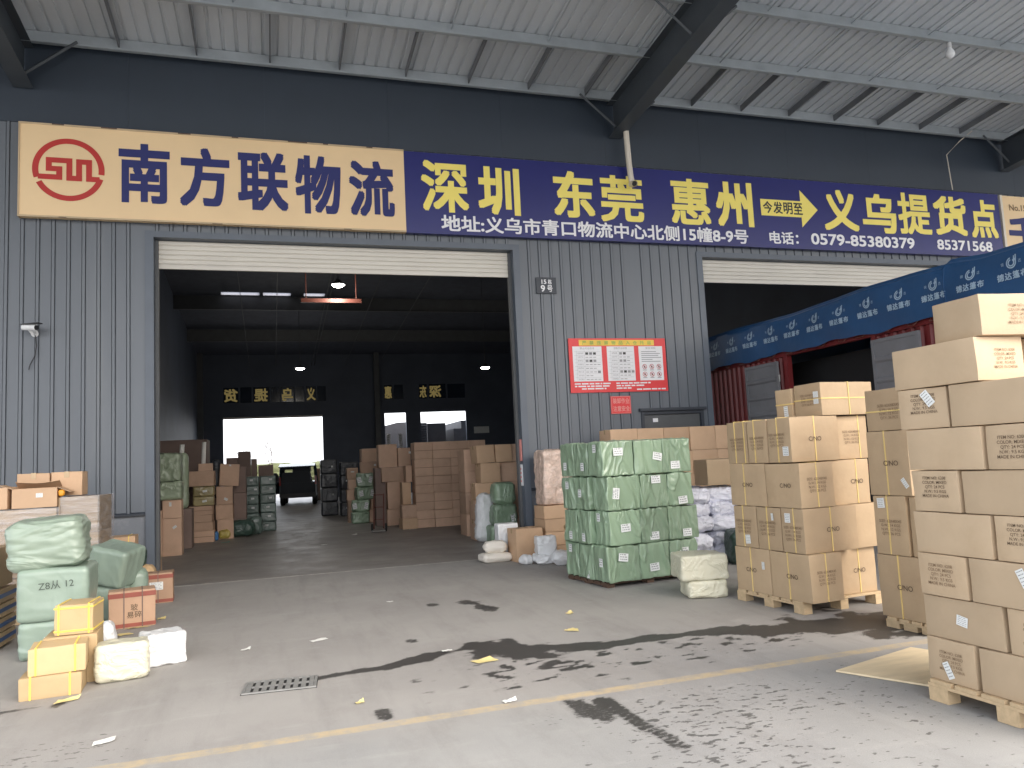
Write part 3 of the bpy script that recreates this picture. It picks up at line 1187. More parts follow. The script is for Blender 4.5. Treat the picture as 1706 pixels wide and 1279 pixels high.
def ring(b, cx, cz_, r0, r1, a0, a1, y, n=60, m=0, cut=None):
    for i in range(n):
        t0, t1 = RAD(a0 + (a1 - a0) * i / n), RAD(a0 + (a1 - a0) * (i + 1) / n)
        b.face([(cx + r0 * math.cos(t0), y, cz_ + r0 * math.sin(t0)), (cx + r1 * math.cos(t0), y, cz_ + r1 * math.sin(t0)),
                (cx + r1 * math.cos(t1), y, cz_ + r1 * math.sin(t1)), (cx + r0 * math.cos(t1), y, cz_ + r0 * math.sin(t1))], m)


def stroke(b, pts, wd, fn):
    L, Rr = [], []
    for i, p in enumerate(pts):
        p = Vector(p)
        d0 = (p - Vector(pts[i - 1])).normalized() if i else (Vector(pts[1]) - p).normalized()
        d1 = (Vector(pts[i + 1]) - p).normalized() if i < len(pts) - 1 else d0
        n0, n1 = Vector((-d0.y, d0.x)), Vector((-d1.y, d1.x))
        n = (n0 + n1)
        n = n / max(.2, n.dot(n0)) if n.length > 1e-6 else n0
        L.append(p + n * wd / 2)
        Rr.append(p - n * wd / 2)
    for i in range(len(pts) - 1):
        b.face([fn(*L[i]), fn(*Rr[i]), fn(*Rr[i + 1]), fn(*L[i + 1])])


b = MB()
ex, ez, er = -2.775, 6.195, .477
ring(b, ex, ez, er * .83, er, -7, 198, YS - .004)
ring(b, ex, ez, er * .83, er, 207, 344, YS - .004)
stroke(b, [(-.84, -.255), (-.26, -.255), (-.26, .01), (-.546, .01), (-.546, .285), (.017, .285), (.017, -.27), (.286, -.27), (.286, .27), (.563, .27), (.563, -.27), (.86, -.27)],
       .165, lambda a, c: (ex + a * er, YS - .006, ez + c * er))
obj('emblem', b, 'logo_red', sg)

sg = thing('sign_board', 'long navy sign board with yellow city names, an arrow and phone numbers', 'sign', group='fascia signs')
b = MB()
b.box(2.222, 15.32, YS + .01, -.03, 5.46, 6.87)
obj('panel', b, 'sign_blue', sg)
CIT = {}
for c, x0, x1, z0, z1 in (('深', 2.5, 3.32, 5.84, 6.74), ('圳', 3.49, 4.25, 5.84, 6.7), ('东', 4.88, 5.67, 5.86, 6.72), ('莞', 5.78, 6.65, 5.82, 6.7), ('惠', 7.22, 8.06, 5.84, 6.73),
                          ('州', 8.19, 9.01, 5.84, 6.73), ('义', 10.66, 11.51, 5.87, 6.72), ('乌', 11.61, 12.47, 5.86, 6.69), ('提', 12.53, 13.39, 5.87, 6.76), ('货', 13.47, 14.36, 5.89, 6.75), ('点', 14.47, 15.22, 5.87, 6.72)):
    b = CIT.setdefault([k for k in ('深圳', '东莞', '惠州', '义乌提货点') if c in k][0], MB())
    fit_text(b, c, x0, x1, z0, z1, YS + .006, bold=.024 if c in '深莞惠提' else .032)
for b in CIT.values():
    obj('city_lettering', b, 'yellow_letter', sg)

b = MB()
ya = YS + .006
b.face([(9.19, ya, 6.10), (10.12, ya, 6.10), (10.12, ya, 5.90), (10.52, ya, 6.27), (10.12, ya, 6.66), (10.12, ya, 6.43), (9.19, ya, 6.43)])
ar = obj('arrow', b, 'yellow_letter', sg)
b = MB()
for i, c in enumerate('今发明至'):
    fit_text(b, c, 9.24 + .235 * i, 9.45 + .235 * i, 6.15, 6.39, YS + .003, bold=.02)
obj('arrow_lettering', b, 'black_letter', ar)
b = MB()
fit_text(b, '地址:义乌市青口物流中心北侧15幢8-9号', 2.82, 8.85, 5.51, 5.80, YS + .006, bold=.022)
obj('address_lettering', b, 'white_letter', sg)
b = MB()
fit_text(b, '电话：', 9.33, 10.0, 5.54, 5.79, YS + .006, bold=.022)
fit_text(b, '0579-85380379', 10.30, 12.88, 5.56, 5.79, YS + .006, bold=.022)
fit_text(b, '85371568', 13.48, 15.0, 5.57, 5.79, YS + .006, bold=.022)
obj('phone_lettering', b, 'white_letter', sg)

sg = thing('sign_board', 'beige neighbouring sign board cut off by the right edge', 'sign', group='fascia signs')
b = MB()
b.box(15.42, 21, YS, -.03, 5.45, 6.85, 0)
b.box(15.36, 15.419, YS - .012, -.03, 5.44, 6.86, 1)
obj('panel', b, ['sign_beige', 'pvc'], sg)
b = MB()
fit_text(b, 'No.15', 15.60, 16.10, 6.52, 6.66, YS - .004, bold=.02)
fit_text(b, '千', 15.52, 16.4, 5.55, 6.42, YS - .004, bold=.034, m=1)
obj('lettering', b, ['faint_ink', 'navy'], sg)

# house number plate
pl = thing('number_plate', 'small dark house number plate reading 15 and 9 on the pier', 'sign')
b = MB()
b.box(4.50, 4.875, -.032, -.018, 4.49, 4.78)
b.box(4.50, 4.875, -.036, -.0321, 4.765, 4.78)
b.box(4.50, 4.875, -.036, -.0321, 4.49, 4.505)
obj('plate', b, 'dark_trim', pl)
b = MB()
fit_text(b, '15', 4.60, 4.69, 4.66, 4.74, -.034, bold=.02)
fit_text(b, '栋', 4.72, 4.79, 4.655, 4.745, -.034, bold=.015)
fit_text(b, '9', 4.58, 4.66, 4.52, 4.64, -.034, bold=.02)
fit_text(b, '号', 4.70, 4.80, 4.52, 4.64, -.034, bold=.015)
obj('lettering', b, 'white_letter', pl)

# red safety notice board
nb = thing('notice_board', 'large red safety notice board with three white sheets on the pier', 'notice board')
b = MB()
b.box(5.04, 6.95, -.032, -.018, 2.72, 3.69)
obj('board', b, 'notice_red', nb)
b = MB()
b.box(5.24, 6.72, -.036, -.0325, 3.56, 3.66, 0)
for i, c in enumerate('严禁违禁物品入仓托运'):
    fit_text(b, c, 5.30 + .142 * i, 5.38 + .142 * i, 3.575, 3.645, -.038, bold=.02, m=1)
obj('heading', b, ['notice_yellow', 'green_print'], nb)
for j, (x0, x1) in enumerate(((5.11, 5.67), (5.77, 6.31), (6.40, 6.88))):
    b = MB()
    b.box(x0, x1, -.036, -.0325, 2.92, 3.545, 0)
    r = random.Random(j)
    fit_text(b, ['禁止托运目录', '限制托运目录', '安全须知'][j], x0 + .14, x1 - .14, 3.49, 3.53, -.038, bold=.01, m=1)
    if j < 2:
        for k in range(8):
            z = 3.45 - k * .066
            b.box(x0 + .03, x1 - .03, -.0372, -.0361, z - .002, z + .001, 1)
            fit_text(b, ['易燃易爆', '压缩气体', '腐蚀物品', '有毒物品', '放射物品', '管制刀具', '活体动物', '其他物品'][k], x0 + .09, x0 + .20, z - .045, z - .015, -.038, bold=.005, m=1)
            for q in range(r.randint(2, 4)):
                xx = x0 + .24 + q * .075
                if k in (0, 2, 5) and r.random() < .8:
                    b.box(xx, xx + .055, -.0375, -.0361, z - .055, z - .012, r.choice([1, 3, 4]))
                else:
                    b.box(xx, xx + .055, -.0375, -.0361, z - .04, z - .028, 1)
        for xx in (x0 + .07, x0 + .22):
            b.box(xx, xx + .003, -.0372, -.0361, 2.94, 3.47, 1)
    else:
        for k, L in enumerate((.3, .38, .34, .40, .22, .38)):
            z = 3.44 - k * .036
            b.box(x0 + .05, x0 + .05 + L, -.0372, -.0361, z, z + .012, 1)
        for a in range(3):
            for c in range(2):
                cx_, cz2 = x0 + .10 + a * .145, 3.17 - c * .14
                ring(b, cx_, cz2, .037, .046, 0, 360, -.0375, 24, 2)
                rt = Matrix.Translation((cx_, 0, cz2)) @ Matrix.Rotation(RAD(45), 4, 'Y')
                b.box(-.04, .04, -.0380, -.0376, -.005, .005, 2, rot=rt)
                b.box(cx_ - .014, cx_ + .014, -.0372, -.0361, cz2 - .02, cz2 + .018, 3)
                b.box(cx_ - .04, cx_ + .04, -.0372, -.0361, cz2 - .068, cz2 - .056, 1)
    obj('sheet', b, ['paper', 'grey_print', 'logo_red', 'black_letter', 'door_grey'], nb)
b = MB()
for x0, x1, z in ((5.12, 5.82, 2.865), (5.12, 5.80, 2.82), (5.25, 5.72, 2.775), (5.92, 6.6, 2.865), (5.92, 6.5, 2.82), (5.92, 6.25, 2.775), (6.32, 6.90, 2.75)):
    x = x0
    r = random.Random(int(z * 1000 + x0 * 100))
    while x < x1 - .02:
        L = min(r.uniform(.03, .16), x1 - x)
        b.box(x, x + L, -.0345, -.0325, z, z + .024)
        x += L + .02
obj('small_print', b, 'paper', nb)
nb = thing('warning_sign', 'small pale red square safety sign under the notice board', 'sign')
b = MB()
b.box(5.79, 6.18, -.030, -.018, 2.33, 2.645)
obj('board', b, 'notice_red', nb)
b = MB()
for i, c in enumerate('装卸作业'):
    fit_text(b, c, 5.83 + .082 * i, 5.905 + .082 * i, 2.51, 2.61, -.032, bold=.02)
for i, c in enumerate('注意安全'):
    fit_text(b, c, 5.83 + .082 * i, 5.905 + .082 * i, 2.37, 2.47, -.032, bold=.02)
b.box(5.80, 6.17, -.0325, -.0301, 2.335, 2.343)
b.box(5.80, 6.17, -.0325, -.0301, 2.632, 2.640)
b.box(5.80, 5.807, -.0325, -.0301, 2.344, 2.631)
b.box(6.163, 6.17, -.0325, -.0301, 2.344, 2.631)
obj('lettering', b, 'notice_pink', nb)

# security camera, down pipe, conduit, bulb
ct = thing('security_camera', 'white bullet security camera with hanging black cable on the left wall', 'security camera', (-3.24, -.02, 3.78))
b = MB()
b.tube([(.02, 0, -.02), (.02, -.02, -.02)], .05, 14)
b.tube([(.02, -.02, -.02), (.02, -.10, -.04), (-.02, -.16, .02)], .02, 8)
obj('bracket', b, 'cctv_white', ct)
b = MB()
rt = Matrix.Translation((0, -.17, .05)) @ Matrix.Rotation(RAD(62), 4, 'Z')
b.tube([tuple(rt @ Vector((0, .11, 0))), tuple(rt @ Vector((0, -.10, -.02)))], .042, 14)
obj('housing', b, 'cctv_white', ct)
b = MB()
b.box(-.05, .05, -.16, .12, .035, .047, rot=rt)
obj('sun_shield', b, 'black_plastic', ct)
b = MB()
b.tube([tuple(rt @ Vector((0, -.101, -.02))), tuple(rt @ Vector((0, -.112, -.021)))], .036, 14)
obj('lens', b, 'black_plastic', ct)
b = MB()
b.tube([(.03, -.03, -.05), (.05, -.04, -.2), (.03, -.035, -.35), (-.03, -.035, -.48), (-.045, -.035, -.55)], .008, 6)
obj('cable', b, 'black_plastic', ct)

b = MB()
b.tube([(6.30, -.30, 7.66), (6.31, -.30, 7.3), (6.325, -.295, 6.9), (6.34, -.30, 6.62), (6.35, -.315, 6.52)], .052, 14)
b.tube([(6.352, -.28, 6.49), (6.352, -.42, 6.455)], .058, 14, cap=False)
b.tube([(6.352, -.40, 6.46), (6.352, -.402, 6.459)], .046, 14, 1)
o = obj('drain_pipe', b.mesh('drain_pipe', 40), ['pvc', 'black_plastic'])
tag(o, 'cream plastic drain pipe hanging from the rafter end over the navy sign', 'pipe')
b = MB()
b.tube([(14.02, -.17, 6.89), (13.97, -.16, 7.66), (14.37, -.17, 8.0), (14.75, -.17, 8.26)], .011, 6)
tag(obj('conduit', b, 'pvc'), 'thin pale conduit bent up the wall above the navy sign', 'conduit')
bz = cz(PY[2]) - .21
t = thing('light_bulb', 'bare white bulb hanging under the canopy purlin', 'light bulb', (11.2, PY[2] - .03, bz))
b = MB()
b.tube([(0, 0, 0), (0, 0, -.09)], .035, 12)
obj('socket', b, 'cctv_white', t)
b = MB()
b.tube([(0, 0, -.09), (0, 0, -.12), (0, 0, -.17), (0, 0, -.22), (0, 0, -.26), (0, 0, -.28)], [.028, .045, .07, .075, .05, .012], 16)
obj('bulb', b.mesh('bulb', 60), 'bulb', t)

# ------------------------------------------------------------------ cargo truck in the right doorway
TX = 8.6
tk = thing('cargo_truck', 'dark red container truck under a blue tarpaulin backed into the right doorway', 'truck')
TY0, TY1, ZF, ZT = -8.6, 5.5, 1.15, 3.27
OP = (-3.29, -1.32)


def corr(y0, y1, z0, z1, x, dep=.035, pitch=.16, side=1):
    b = MB()
    pts = []
    y = y0
    while y < y1 - 1e-6:
        for a, e in ((0, 0), (.35, 0), (.5, dep), (.85, dep)):
            yy = y + a * pitch
            if yy < y1:
                pts.append((x + side * e, yy))
        y += pitch
    pts.append((x, y1))
    for (xa, ya), (xb, yb) in zip(pts[:-1], pts[1:]):
        b.face([(xa, ya, z0), (xb, yb, z0), (xb, yb, z1), (xa, ya, z1)])
    return b


for y0, y1 in ((TY0 + .1, OP[0] - .09), (OP[1] + .09, TY1 - .1)):
    obj('side_wall', corr(y0, y1, ZF + .12, ZT - .10, TX + .02), 'container_red', tk)
obj('side_wall', corr(TY0 + .1, TY1 - .1, ZF + .12, ZT - .10, TX + 2.42, side=-1), 'container_red', tk)
b = MB()
for x in (TX, TX + 2.36):
    b.box(x, x + .09, TY0, TY1, ZT - .10, ZT)
    b.box(x, x + .09, TY0, TY1, ZF, ZF + .12)
    for y in (TY0, TY1 - .1):
        b.box(x, x + .1, y, y + .1, ZF + .121, ZT - .101)
for y in (OP[0] - .09, OP[1]):
    b.box(TX - .012, TX + .08, y, y + .09, ZF + .121, ZT - .101)
b.box(TX + .091, TX + 2.359, TY0, TY0 + .06, ZF, ZT)
b.box(TX + .091, TX + 2.359, TY1 - .06, TY1, ZF, ZT)
obj('body_frame', b, 'container_red', tk)
b = MB()
b.box(TX + .092, TX + 2.358, TY0 + .061, TY1 - .061, ZF + .01, ZF + .06)
obj('load_floor', b, 'black_inside', tk)
b = MB()
b.box(TX + .75, TX + 2.3, -5.5, .8, ZF + .062, ZT - .14)
obj('dark_filling', b, 'black_inside', tk)  # added black block, stands in for the shade inside the truck
for y0, y1 in ((-1.12, -.16), (-4.24, -3.36)):
    b = MB()
    z0, z1 = ZF + .14, ZT - .17
    x = TX - .075
    b.box(x, x + .03, y0, y1, z0, z1)
    for ya, yb in ((y0, y0 + .05), (y1 - .05, y1)):
        b.box(x - .015, x - .0005, ya, yb, z0, z1)
    for za, zb in ((z0, z0 + .05), (z1 - .05, z1)):
        b.box(x - .015, x - .0005, y0 + .0505, y1 - .0505, za, zb)
    nr = 6
    for k in range(1, nr):
        zc = z0 + (z1 - z0) * k / nr
        b.prism([(x - .0005, zc - .05), (x - .022, zc - .018), (x - .022, zc + .018), (x - .0005, zc + .05)], lambda a, c, d: (a, d, c), y0 + .0505, y1 - .0505)
    o = obj('side_door', b, 'door_grey', tk)
    b = MB()
    for k in range(3):
        zc = z0 + (z1 - z0) * (k + .5) / 3
        b.tube([(x + .015, y0 - .012 if y0 > -2 else y1 + .012, zc - .06), (x + .015, y0 - .012 if y0 > -2 else y1 + .012, zc + .06)], .014, 8)
    obj('hinge', b, 'iron', o)
# chassis and wheels
b = MB()
for x in (TX + .75, TX + 1.55):
    b.box(x, x + .12, TY0 - .5, TY1, .78, ZF - .002)
for y in np.arange(TY0 + .5, TY1, 1.2):
    b.box(TX + .871, TX + 1.549, float(y), float(y) + .1, .85, 1.0)
obj('chassis', b, 'rubber', tk)
for y in (-7.2, 3.0, 4.2):
    for x in (TX + .05, TX + 2.08):
        b = MB()
        b.tube([(x, y, .5), (x + .05, y, .5), (x + .29, y, .5), (x + .34, y, .5)], [.44, .5, .5, .44], 28)
        wo = obj('wheel', b.mesh('wheel', 40), 'rubber', tk)
        b = MB()
        b.tube([(x - .01, y, .5), (x + .35, y, .5)], .24, 20)
        obj('rim', b, 'door_grey', wo)


def tarp_x(y, z):
    t = (ZT + .58 - z) / .75
    return (TX - .045 - .035 * math.sin(min(max(t, 0), 1) * 2.4) + .016 * math.sin(y * 2.1 + z * 3) + .010 * math.sin(y * 5.3 - z * 9) + .010 * noise.noise(Vector((y * 2.3, z * 1.2, 4))))


def tarp_top(y):
    return 3.84 + .025 * math.sin(y * 1.3) + (.05 if y < -4.7 else .0) * max(0, 1 - abs(y + 4.75) * 2.0) - .02 * max(0, y)


def tarp_mesh():
    b = MB()
    ny, nz_ = 160, 10
    ys_ = [TY0 - .06 + (TY1 + .12 - TY0) * i / ny for i in range(ny + 1)]
    rows = []
    for y in ys_:
        zt = tarp_top(y)
        zb = 3.215 + .02 * math.sin(y * 4.1) + .012 * math.sin(y * 9.7 + 1)
        r = [(tarp_x(y, zb + (zt - zb) * k / nz_), y, zb + (zt - zb) * k / nz_) for k in range(nz_ + 1)]
        for k in range(1, 5):
            a = k / 5 * math.pi / 2
            r.append((r[nz_][0] + .10 * math.sin(a), y, zt + .07 * (1 - math.cos(a)) * 1.0 + .03 * math.sin(a)))
        xm = r[-1][0]
        zt2 = r[-1][2]
        for k in range(1, 9):
            t = k / 8
            r.append((xm + (TX + 2.48 - xm) * t, y, zt2 + .10 * math.sin(t * math.pi) + .012 * math.sin(y * 3 + k)))
        r.append((TX + 2.52, y, zb))
        rows.append(r)
    n = len(rows[0])
    b.v = [p for r in rows for p in r]
    for i in range(ny):
        for k in range(n - 1):
            b.f.append((i * n + k, (i + 1) * n + k, (i + 1) * n + k + 1, i * n + k + 1))
    b.m = [0] * len(b.f)
    return b


tp = obj('tarpaulin', tarp_mesh().mesh('tarpaulin', 60), 'tarp', tk)
b = MB()
for yy in (-4.72, -9.0):
    pts = [(tarp_x(yy, z) - .006, yy + .012 * math.sin(z * 9), z) for z in np.linspace(3.25, 3.84, 8)]
    b.tube([tuple(map(float, p)) for p in pts], .007, 6)
obj('seam', b, 'tarp', tp)
ly = .80
k = 0
while ly > -8.2:
    b = MB()
    zc = 3.585

    def sp(u, v, yc=ly, zc_=zc):
        y = yc - u
        return (tarp_x(y, zc_ + v) - .006, y, zc_ + v)
    # loop emblem, two small characters beside it, four characters below
    n_ = 20
    for i in range(n_):
        a0, a1 = RAD(100 + 320 * i / n_), RAD(100 + 320 * (i + 1) / n_)
        for r0, r1 in ((.030, .046), (.054, .070)):
            b.face([sp(r0 * math.cos(a0), .075 + r0 * math.sin(a0)), sp(r1 * math.cos(a0), .075 + r1 * math.sin(a0)),
                    sp(r1 * math.cos(a1), .075 + r1 * math.sin(a1)), sp(r0 * math.cos(a1), .075 + r0 * math.sin(a1))])
    b.face([sp(.032, .085), sp(.046, .085), sp(.046, .155), sp(.032, .155)])
    b.face([sp(.054, .085), sp(.070, .085), sp(.070, .165), sp(.054, .165)])
    v0 = len(b.v)
    for c, x0 in (('锦', -.205), ('达', -.10), ('篷', .005), ('布', .11)):
        fit_text(b, c, x0, x0 + .092, -.125, -.03, 0, bold=.03, fn=sp)
    for c, x0 in (('锦', -.145), ('达', .095)):
        fit_text(b, c, x0, x0 + .04, .055, .10, 0, bold=.01, fn=sp)
    obj('tarp_emblem', b, 'tarp_print', tp)
    ly -= .592
b = MB()
r = random.Random(4)
y = TY0
while y < 2.0:
    b.tube([(TX - .02, y, 3.24), (TX - .05, y + .05, 3.19), (TX - .03, y + .13 + r.random() * .1, 3.20), (TX - .02, y + .2, 3.24)], .008, 5)
    y += .38 + r.random() * .15
obj('tie_rope', b, 'red_steel', tp)

# ------------------------------------------------------------------ pallet stacks on the right
TXT1 = 'ITEM NO: 6208\nCOLOR: MIXED\nQTY: 24 PCS\nN.W.: 9.5 KGS\nMADE IN CHINA'
TXT2 = 'SIZE: 62X48X45\nG.W.: 14 KGS\nN.W.: 12 KGS\nQTY: 36 PCS'
T1 = (3.88, -8.5, 2)
pallet('pale wooden pallet under the nearest carton stack at the right edge', 3.90, -9.62, 2, 1.05, 1.05)
G1 = 'pale cartons of the nearest pallet stack'
LH = .256
rowsA = [('t', .07), ('p', .07), ('t', .07), ('p', .06), ('t', .08), ('p', .07), ('t', .02)]
lab1 = {0: ('-x', .05, .085, -.02, -.06, 25), 2: None}
for k, (kind, s0) in enumerate(rowsA):
    z = (.132 + LH * k, .132 + LH * (k + 1) - .004)
    x_off = random.uniform(0, .018)
    order = [('t', .335, .53), ('p', .535, .345)] if kind == 't' else [('p', .535, .345), ('t', .33, .53)]
    s = s0
    for kk, (q, ln, dp) in enumerate(order):
        pr = [('-x', TXT1, random.choice((.024, .025, .026)), .01 + random.uniform(-.02, .02), .012 + random.uniform(-.015, .02), random.choice(('ink', 'ink', 'faint_ink')))] if q == 't' else []
        lb = []
        if (k, q) == (0, 't'):
            lb = [('-x', .045, .10, -.02, -.055, 25)]
        if (k, q) == (1, 'p'):
            lb = [('-x', .075, .06, .0, .0, -10)]
        if (k, q) == (2, 'p'):
            lb = [('-x', .05, .10, .07, .05, 25)]
        if (k, q) == (6, 't'):
            lb = [('-x', .055, .10, .04, .06, 35)]
        carton('pale carton with %s facing out, %s layer of the nearest pallet stack' % ('its printed end' if q == 't' else 'its plain long side', ORD[k]), G1,
               (x_off, x_off + dp), (-(s + ln), -s), z, T1, 'card_pale', yaw=random.uniform(-1, 1) + (6 if (k, q) == (6, 't') else 0), prints=pr, labels=lb, jit=.005)
        s += ln + .025 + (.03 if (k, q) == (6, 't') else 0)
z7 = .132 + LH * 7
carton('pale long carton overhanging the stack, second layer from the top of the nearest pallet', G1, (.0, .36), (-.64, -.02), (z7, z7 + .256), T1, 'card_pale', yaw=-2,
       prints=[('-y', TXT1, .024, .04, .0, 'faint_ink')])
carton('pale carton set back behind the overhanging long carton in the nearest stack', G1, (.42, .78), (-.62, -.08), (z7, z7 + .25), T1, 'card_pale', yaw=2)
carton('topmost pale carton of the nearest stack, printed side and white ticket facing out', G1, (.04, .60), (-.70, -.34), (z7 + .26, z7 + .26 + .245), T1, 'card_pale', yaw=-7,
       prints=[('-y', TXT1, .024, .0, .0, 'faint_ink')], labels=[('-y', .05, .10, .13, .0, 10)])
for k, (x0, x1, y0, y1) in enumerate([(.56, .92, -.62, -.06)] * 6):
    carton('pale carton in the hidden inner row, %s layer of the nearest pallet stack' % ORD[k], G1, (x0, x1), (y0, y1), (.132 + LH * k, .132 + LH * (k + 1) - .004), T1, 'card_pale')

T2 = (4.80, -6.2, 4)
pallet('worn wooden pallet under the strapped carton stack beside the cream bags', 4.80, -6.2, 4, 1.0, 1.0, h=.12)
G2 = 'strapped brown cartons on the middle pallet'
CN = 'C/NO'
S2 = 'of the strapped stack'


def c2(label, xr, yr, zr, **kw):
    return carton(label + ' ' + S2, G2, xr, yr, zr, T2, 'card_strap', yaw=random.uniform(-1.2, 1.2), **kw)


def lx(u, v=.0, size=.062):
    return ('-x', CN, size, u, v, 'ink')


c2('bottom layer carton at the far left end', (.0, .40), (.44, .975), (.121, .57), straps=[('y', .02)], prints=[lx(-.02)], labels=[('-x', .04, .075, .17, .06, 0)])
c2('bottom layer carton jutting out at the front corner', (.0, .38), (-.13, .425), (.121, .57), straps=[('y', .02), ('x', .0)], prints=[lx(.03), ('-y', TXT2, .034, .0, .0, 'faint_ink')])
c2('shaded bottom layer carton at the right', (.44, 1.0), (.06, .5), (.121, .56), straps=[('x', .06)], prints=[('-y', CN, .06, .06, .0, 'ink')])
c2('second layer carton at the far left with a square label', (.0, .56), (.59, .95), (.575, 1.0), straps=[('y', .03)], prints=[('-x', TXT2, .036, -.02, .0, 'faint_ink')], labels=[('-x', .075, .09, .03, -.13, 4)])
c2('second layer carton, middle of the left face with a pink ticket', (.0, .56), (.235, .575), (.575, 1.0), straps=[('y', .02)], prints=[('-x', TXT2, .036, -.02, .0, 'faint_ink')], labels=[('-x', .03, .07, .06, .12, 3)])
c2('second layer front corner carton with a white label', (.0, .66), (-.09, .215), (.575, 1.0), straps=[('y', -.02), ('x', .0)], prints=[('-x', TXT2, .036, .0, -.03, 'faint_ink'), ('-y', CN, .062, .02, .0, 'ink')], labels=[('-x', .075, .09, -.06, .12, 0)])
c2('shaded second layer carton at the right', (.72, 1.06), (.0, .5), (.565, .995))
c2('third layer carton at the far left', (.0, .40), (.41, .965), (1.005, 1.44), straps=[('y', .05)], prints=[lx(.0)])
c2('third layer front corner carton', (.0, .40), (-.10, .395), (1.005, 1.435), straps=[('x', .0)], prints=[lx(.04), ('-y', TXT2, .036, .0, .0, 'faint_ink')])
c2('third layer carton at the right', (.45, .98), (.02, .5), (1.0, 1.44), straps=[('x', .1)], prints=[('-y', CN, .062, .1, .0, 'ink')])
c2('fourth layer carton at the far left', (.0, .56), (.65, .965), (1.445, 1.885), straps=[('y', .03), ('y', -.12)], prints=[('-x', TXT2, .034, .0, -.02, 'faint_ink')])
c2('fourth layer carton, middle of the left face', (.0, .56), (.325, .63), (1.445, 1.885), straps=[('y', .04)], prints=[('-x', TXT2, .034, .0, -.02, 'faint_ink')])
c2('fourth layer front corner carton with a square label', (.0, .60), (-.01, .315), (1.445, 1.885), straps=[('y', .02), ('x', .0)], prints=[('-x', TXT2, .034, -.03, .0, 'faint_ink'), ('-y', CN, .062, .0, .0, 'ink')], labels=[('-x', .08, .09, .09, -.11, 0)])
c2('fourth layer carton at the right, set back', (.66, 1.04), (.05, .5), (1.445, 1.88), straps=[('x', .08)], prints=[('-y', TXT2, .034, -.02, .0, 'faint_ink')])
c2('topmost front carton with crossed straps', (.42, 1.10), (-.01, .36), (1.89, 2.22), straps=[('x', .02), ('z', .17)], prints=[('-x', TXT2, .03, .0, .0, 'faint_ink')], labels=[('-x', .065, .06, .12, .05, 0), ('-x', .065, .05, .12, -.02, 0)])
c2('topmost rear carton with a white label', (.40, 1.0), (.385, .62), (1.888, 2.20), straps=[('z', .15)], labels=[('-x', .06, .11, .03, -.08, 3)])

T3 = (5.1, -7.0, 4)
pallet('dark worn pallet under the narrow carton column behind the nearest stack', 5.12, -7.42, 4, .9, .5, h=.09)
G3 = 'brown cartons of the narrow column'
S3 = 'of the narrow column behind the nearest stack'
for k, (z0, z1, s0, s1) in enumerate(((.092, .62, -.12, .36), (.625, 1.13, -.11, .225), (1.135, 1.69, -.12, .32), (1.695, 2.06, -.09, .40))):
    carton('%s carton %s' % (['bottom', 'second', 'third', 'topmost'][k], S3), G3, (0, .5), (-s1, -s0), (z0, z1), T3, 'card_strap', yaw=random.uniform(-1.5, 1.5),
           straps=[('y', .02)] if k < 3 else [('z', .17)], prints=[lx(.03)] if k in (0, 2) else [('-x', TXT2, .034, .0, -.02, 'faint_ink')],
           labels=[('-x', .075, .085, -.08, .19, 4)] if k == 1 else ([('-x', .04, .09, .16, -.17, 35)] if k == 2 else []))
carton('slim upright carton squeezed in the second layer ' + S3, G3, (.02, .5), (-.50, -.255), (.625, 1.12), T3, 'card_strap')

T4 = (3.84, -3.8, 7)
t = pallet('dark low pallet under the green wrapped bundle stack', 3.86, -3.78, 7, 1.25, 1.0, h=.06, m='dark_wood')
G4 = 'green wrapped bundles on the dark pallet'
zz = [(.065, .495), (.50, .92), (.925, 1.34), (1.345, 1.775)]
cx4 = [(.0, .46), (.47, .905), (.915, 1.345)]
cy4 = [(-.07, .295), (.305, .655), (.665, 1.01)]
fl = {(3, 0): (.0, .08, 0), (3, 1): (.12, .0, -12), (3, 2): (-.04, -.12, 0), (2, 0): (-.12, .0, 82), (2, 1): (.02, .14, 0), (2, 2): (.02, -.14, 4), (1, 0): (.0, .0, 2),
      (1, 1): (-.02, -.13, 0), (1, 2): (.04, -.13, 0), (0, 0): (-.02, .08, -8), (0, 1): (-.02, -.08, 3), (0, 2): (.0, .07, 0)}
sl_ = {(3, 0): (.02, .13), (3, 1): (.06, -.09), (3, 2): (-.04, -.08), (2, 0): None, (2, 1): (-.04, .0), (2, 2): (-.02, .1), (1, 0): (-.06, .13), (1, 1): (.0, -.13), (1, 2): (.02, -.12), (0, 0): (.02, .02), (0, 1): (.05, -.15), (0, 2): (-.02, .14)}
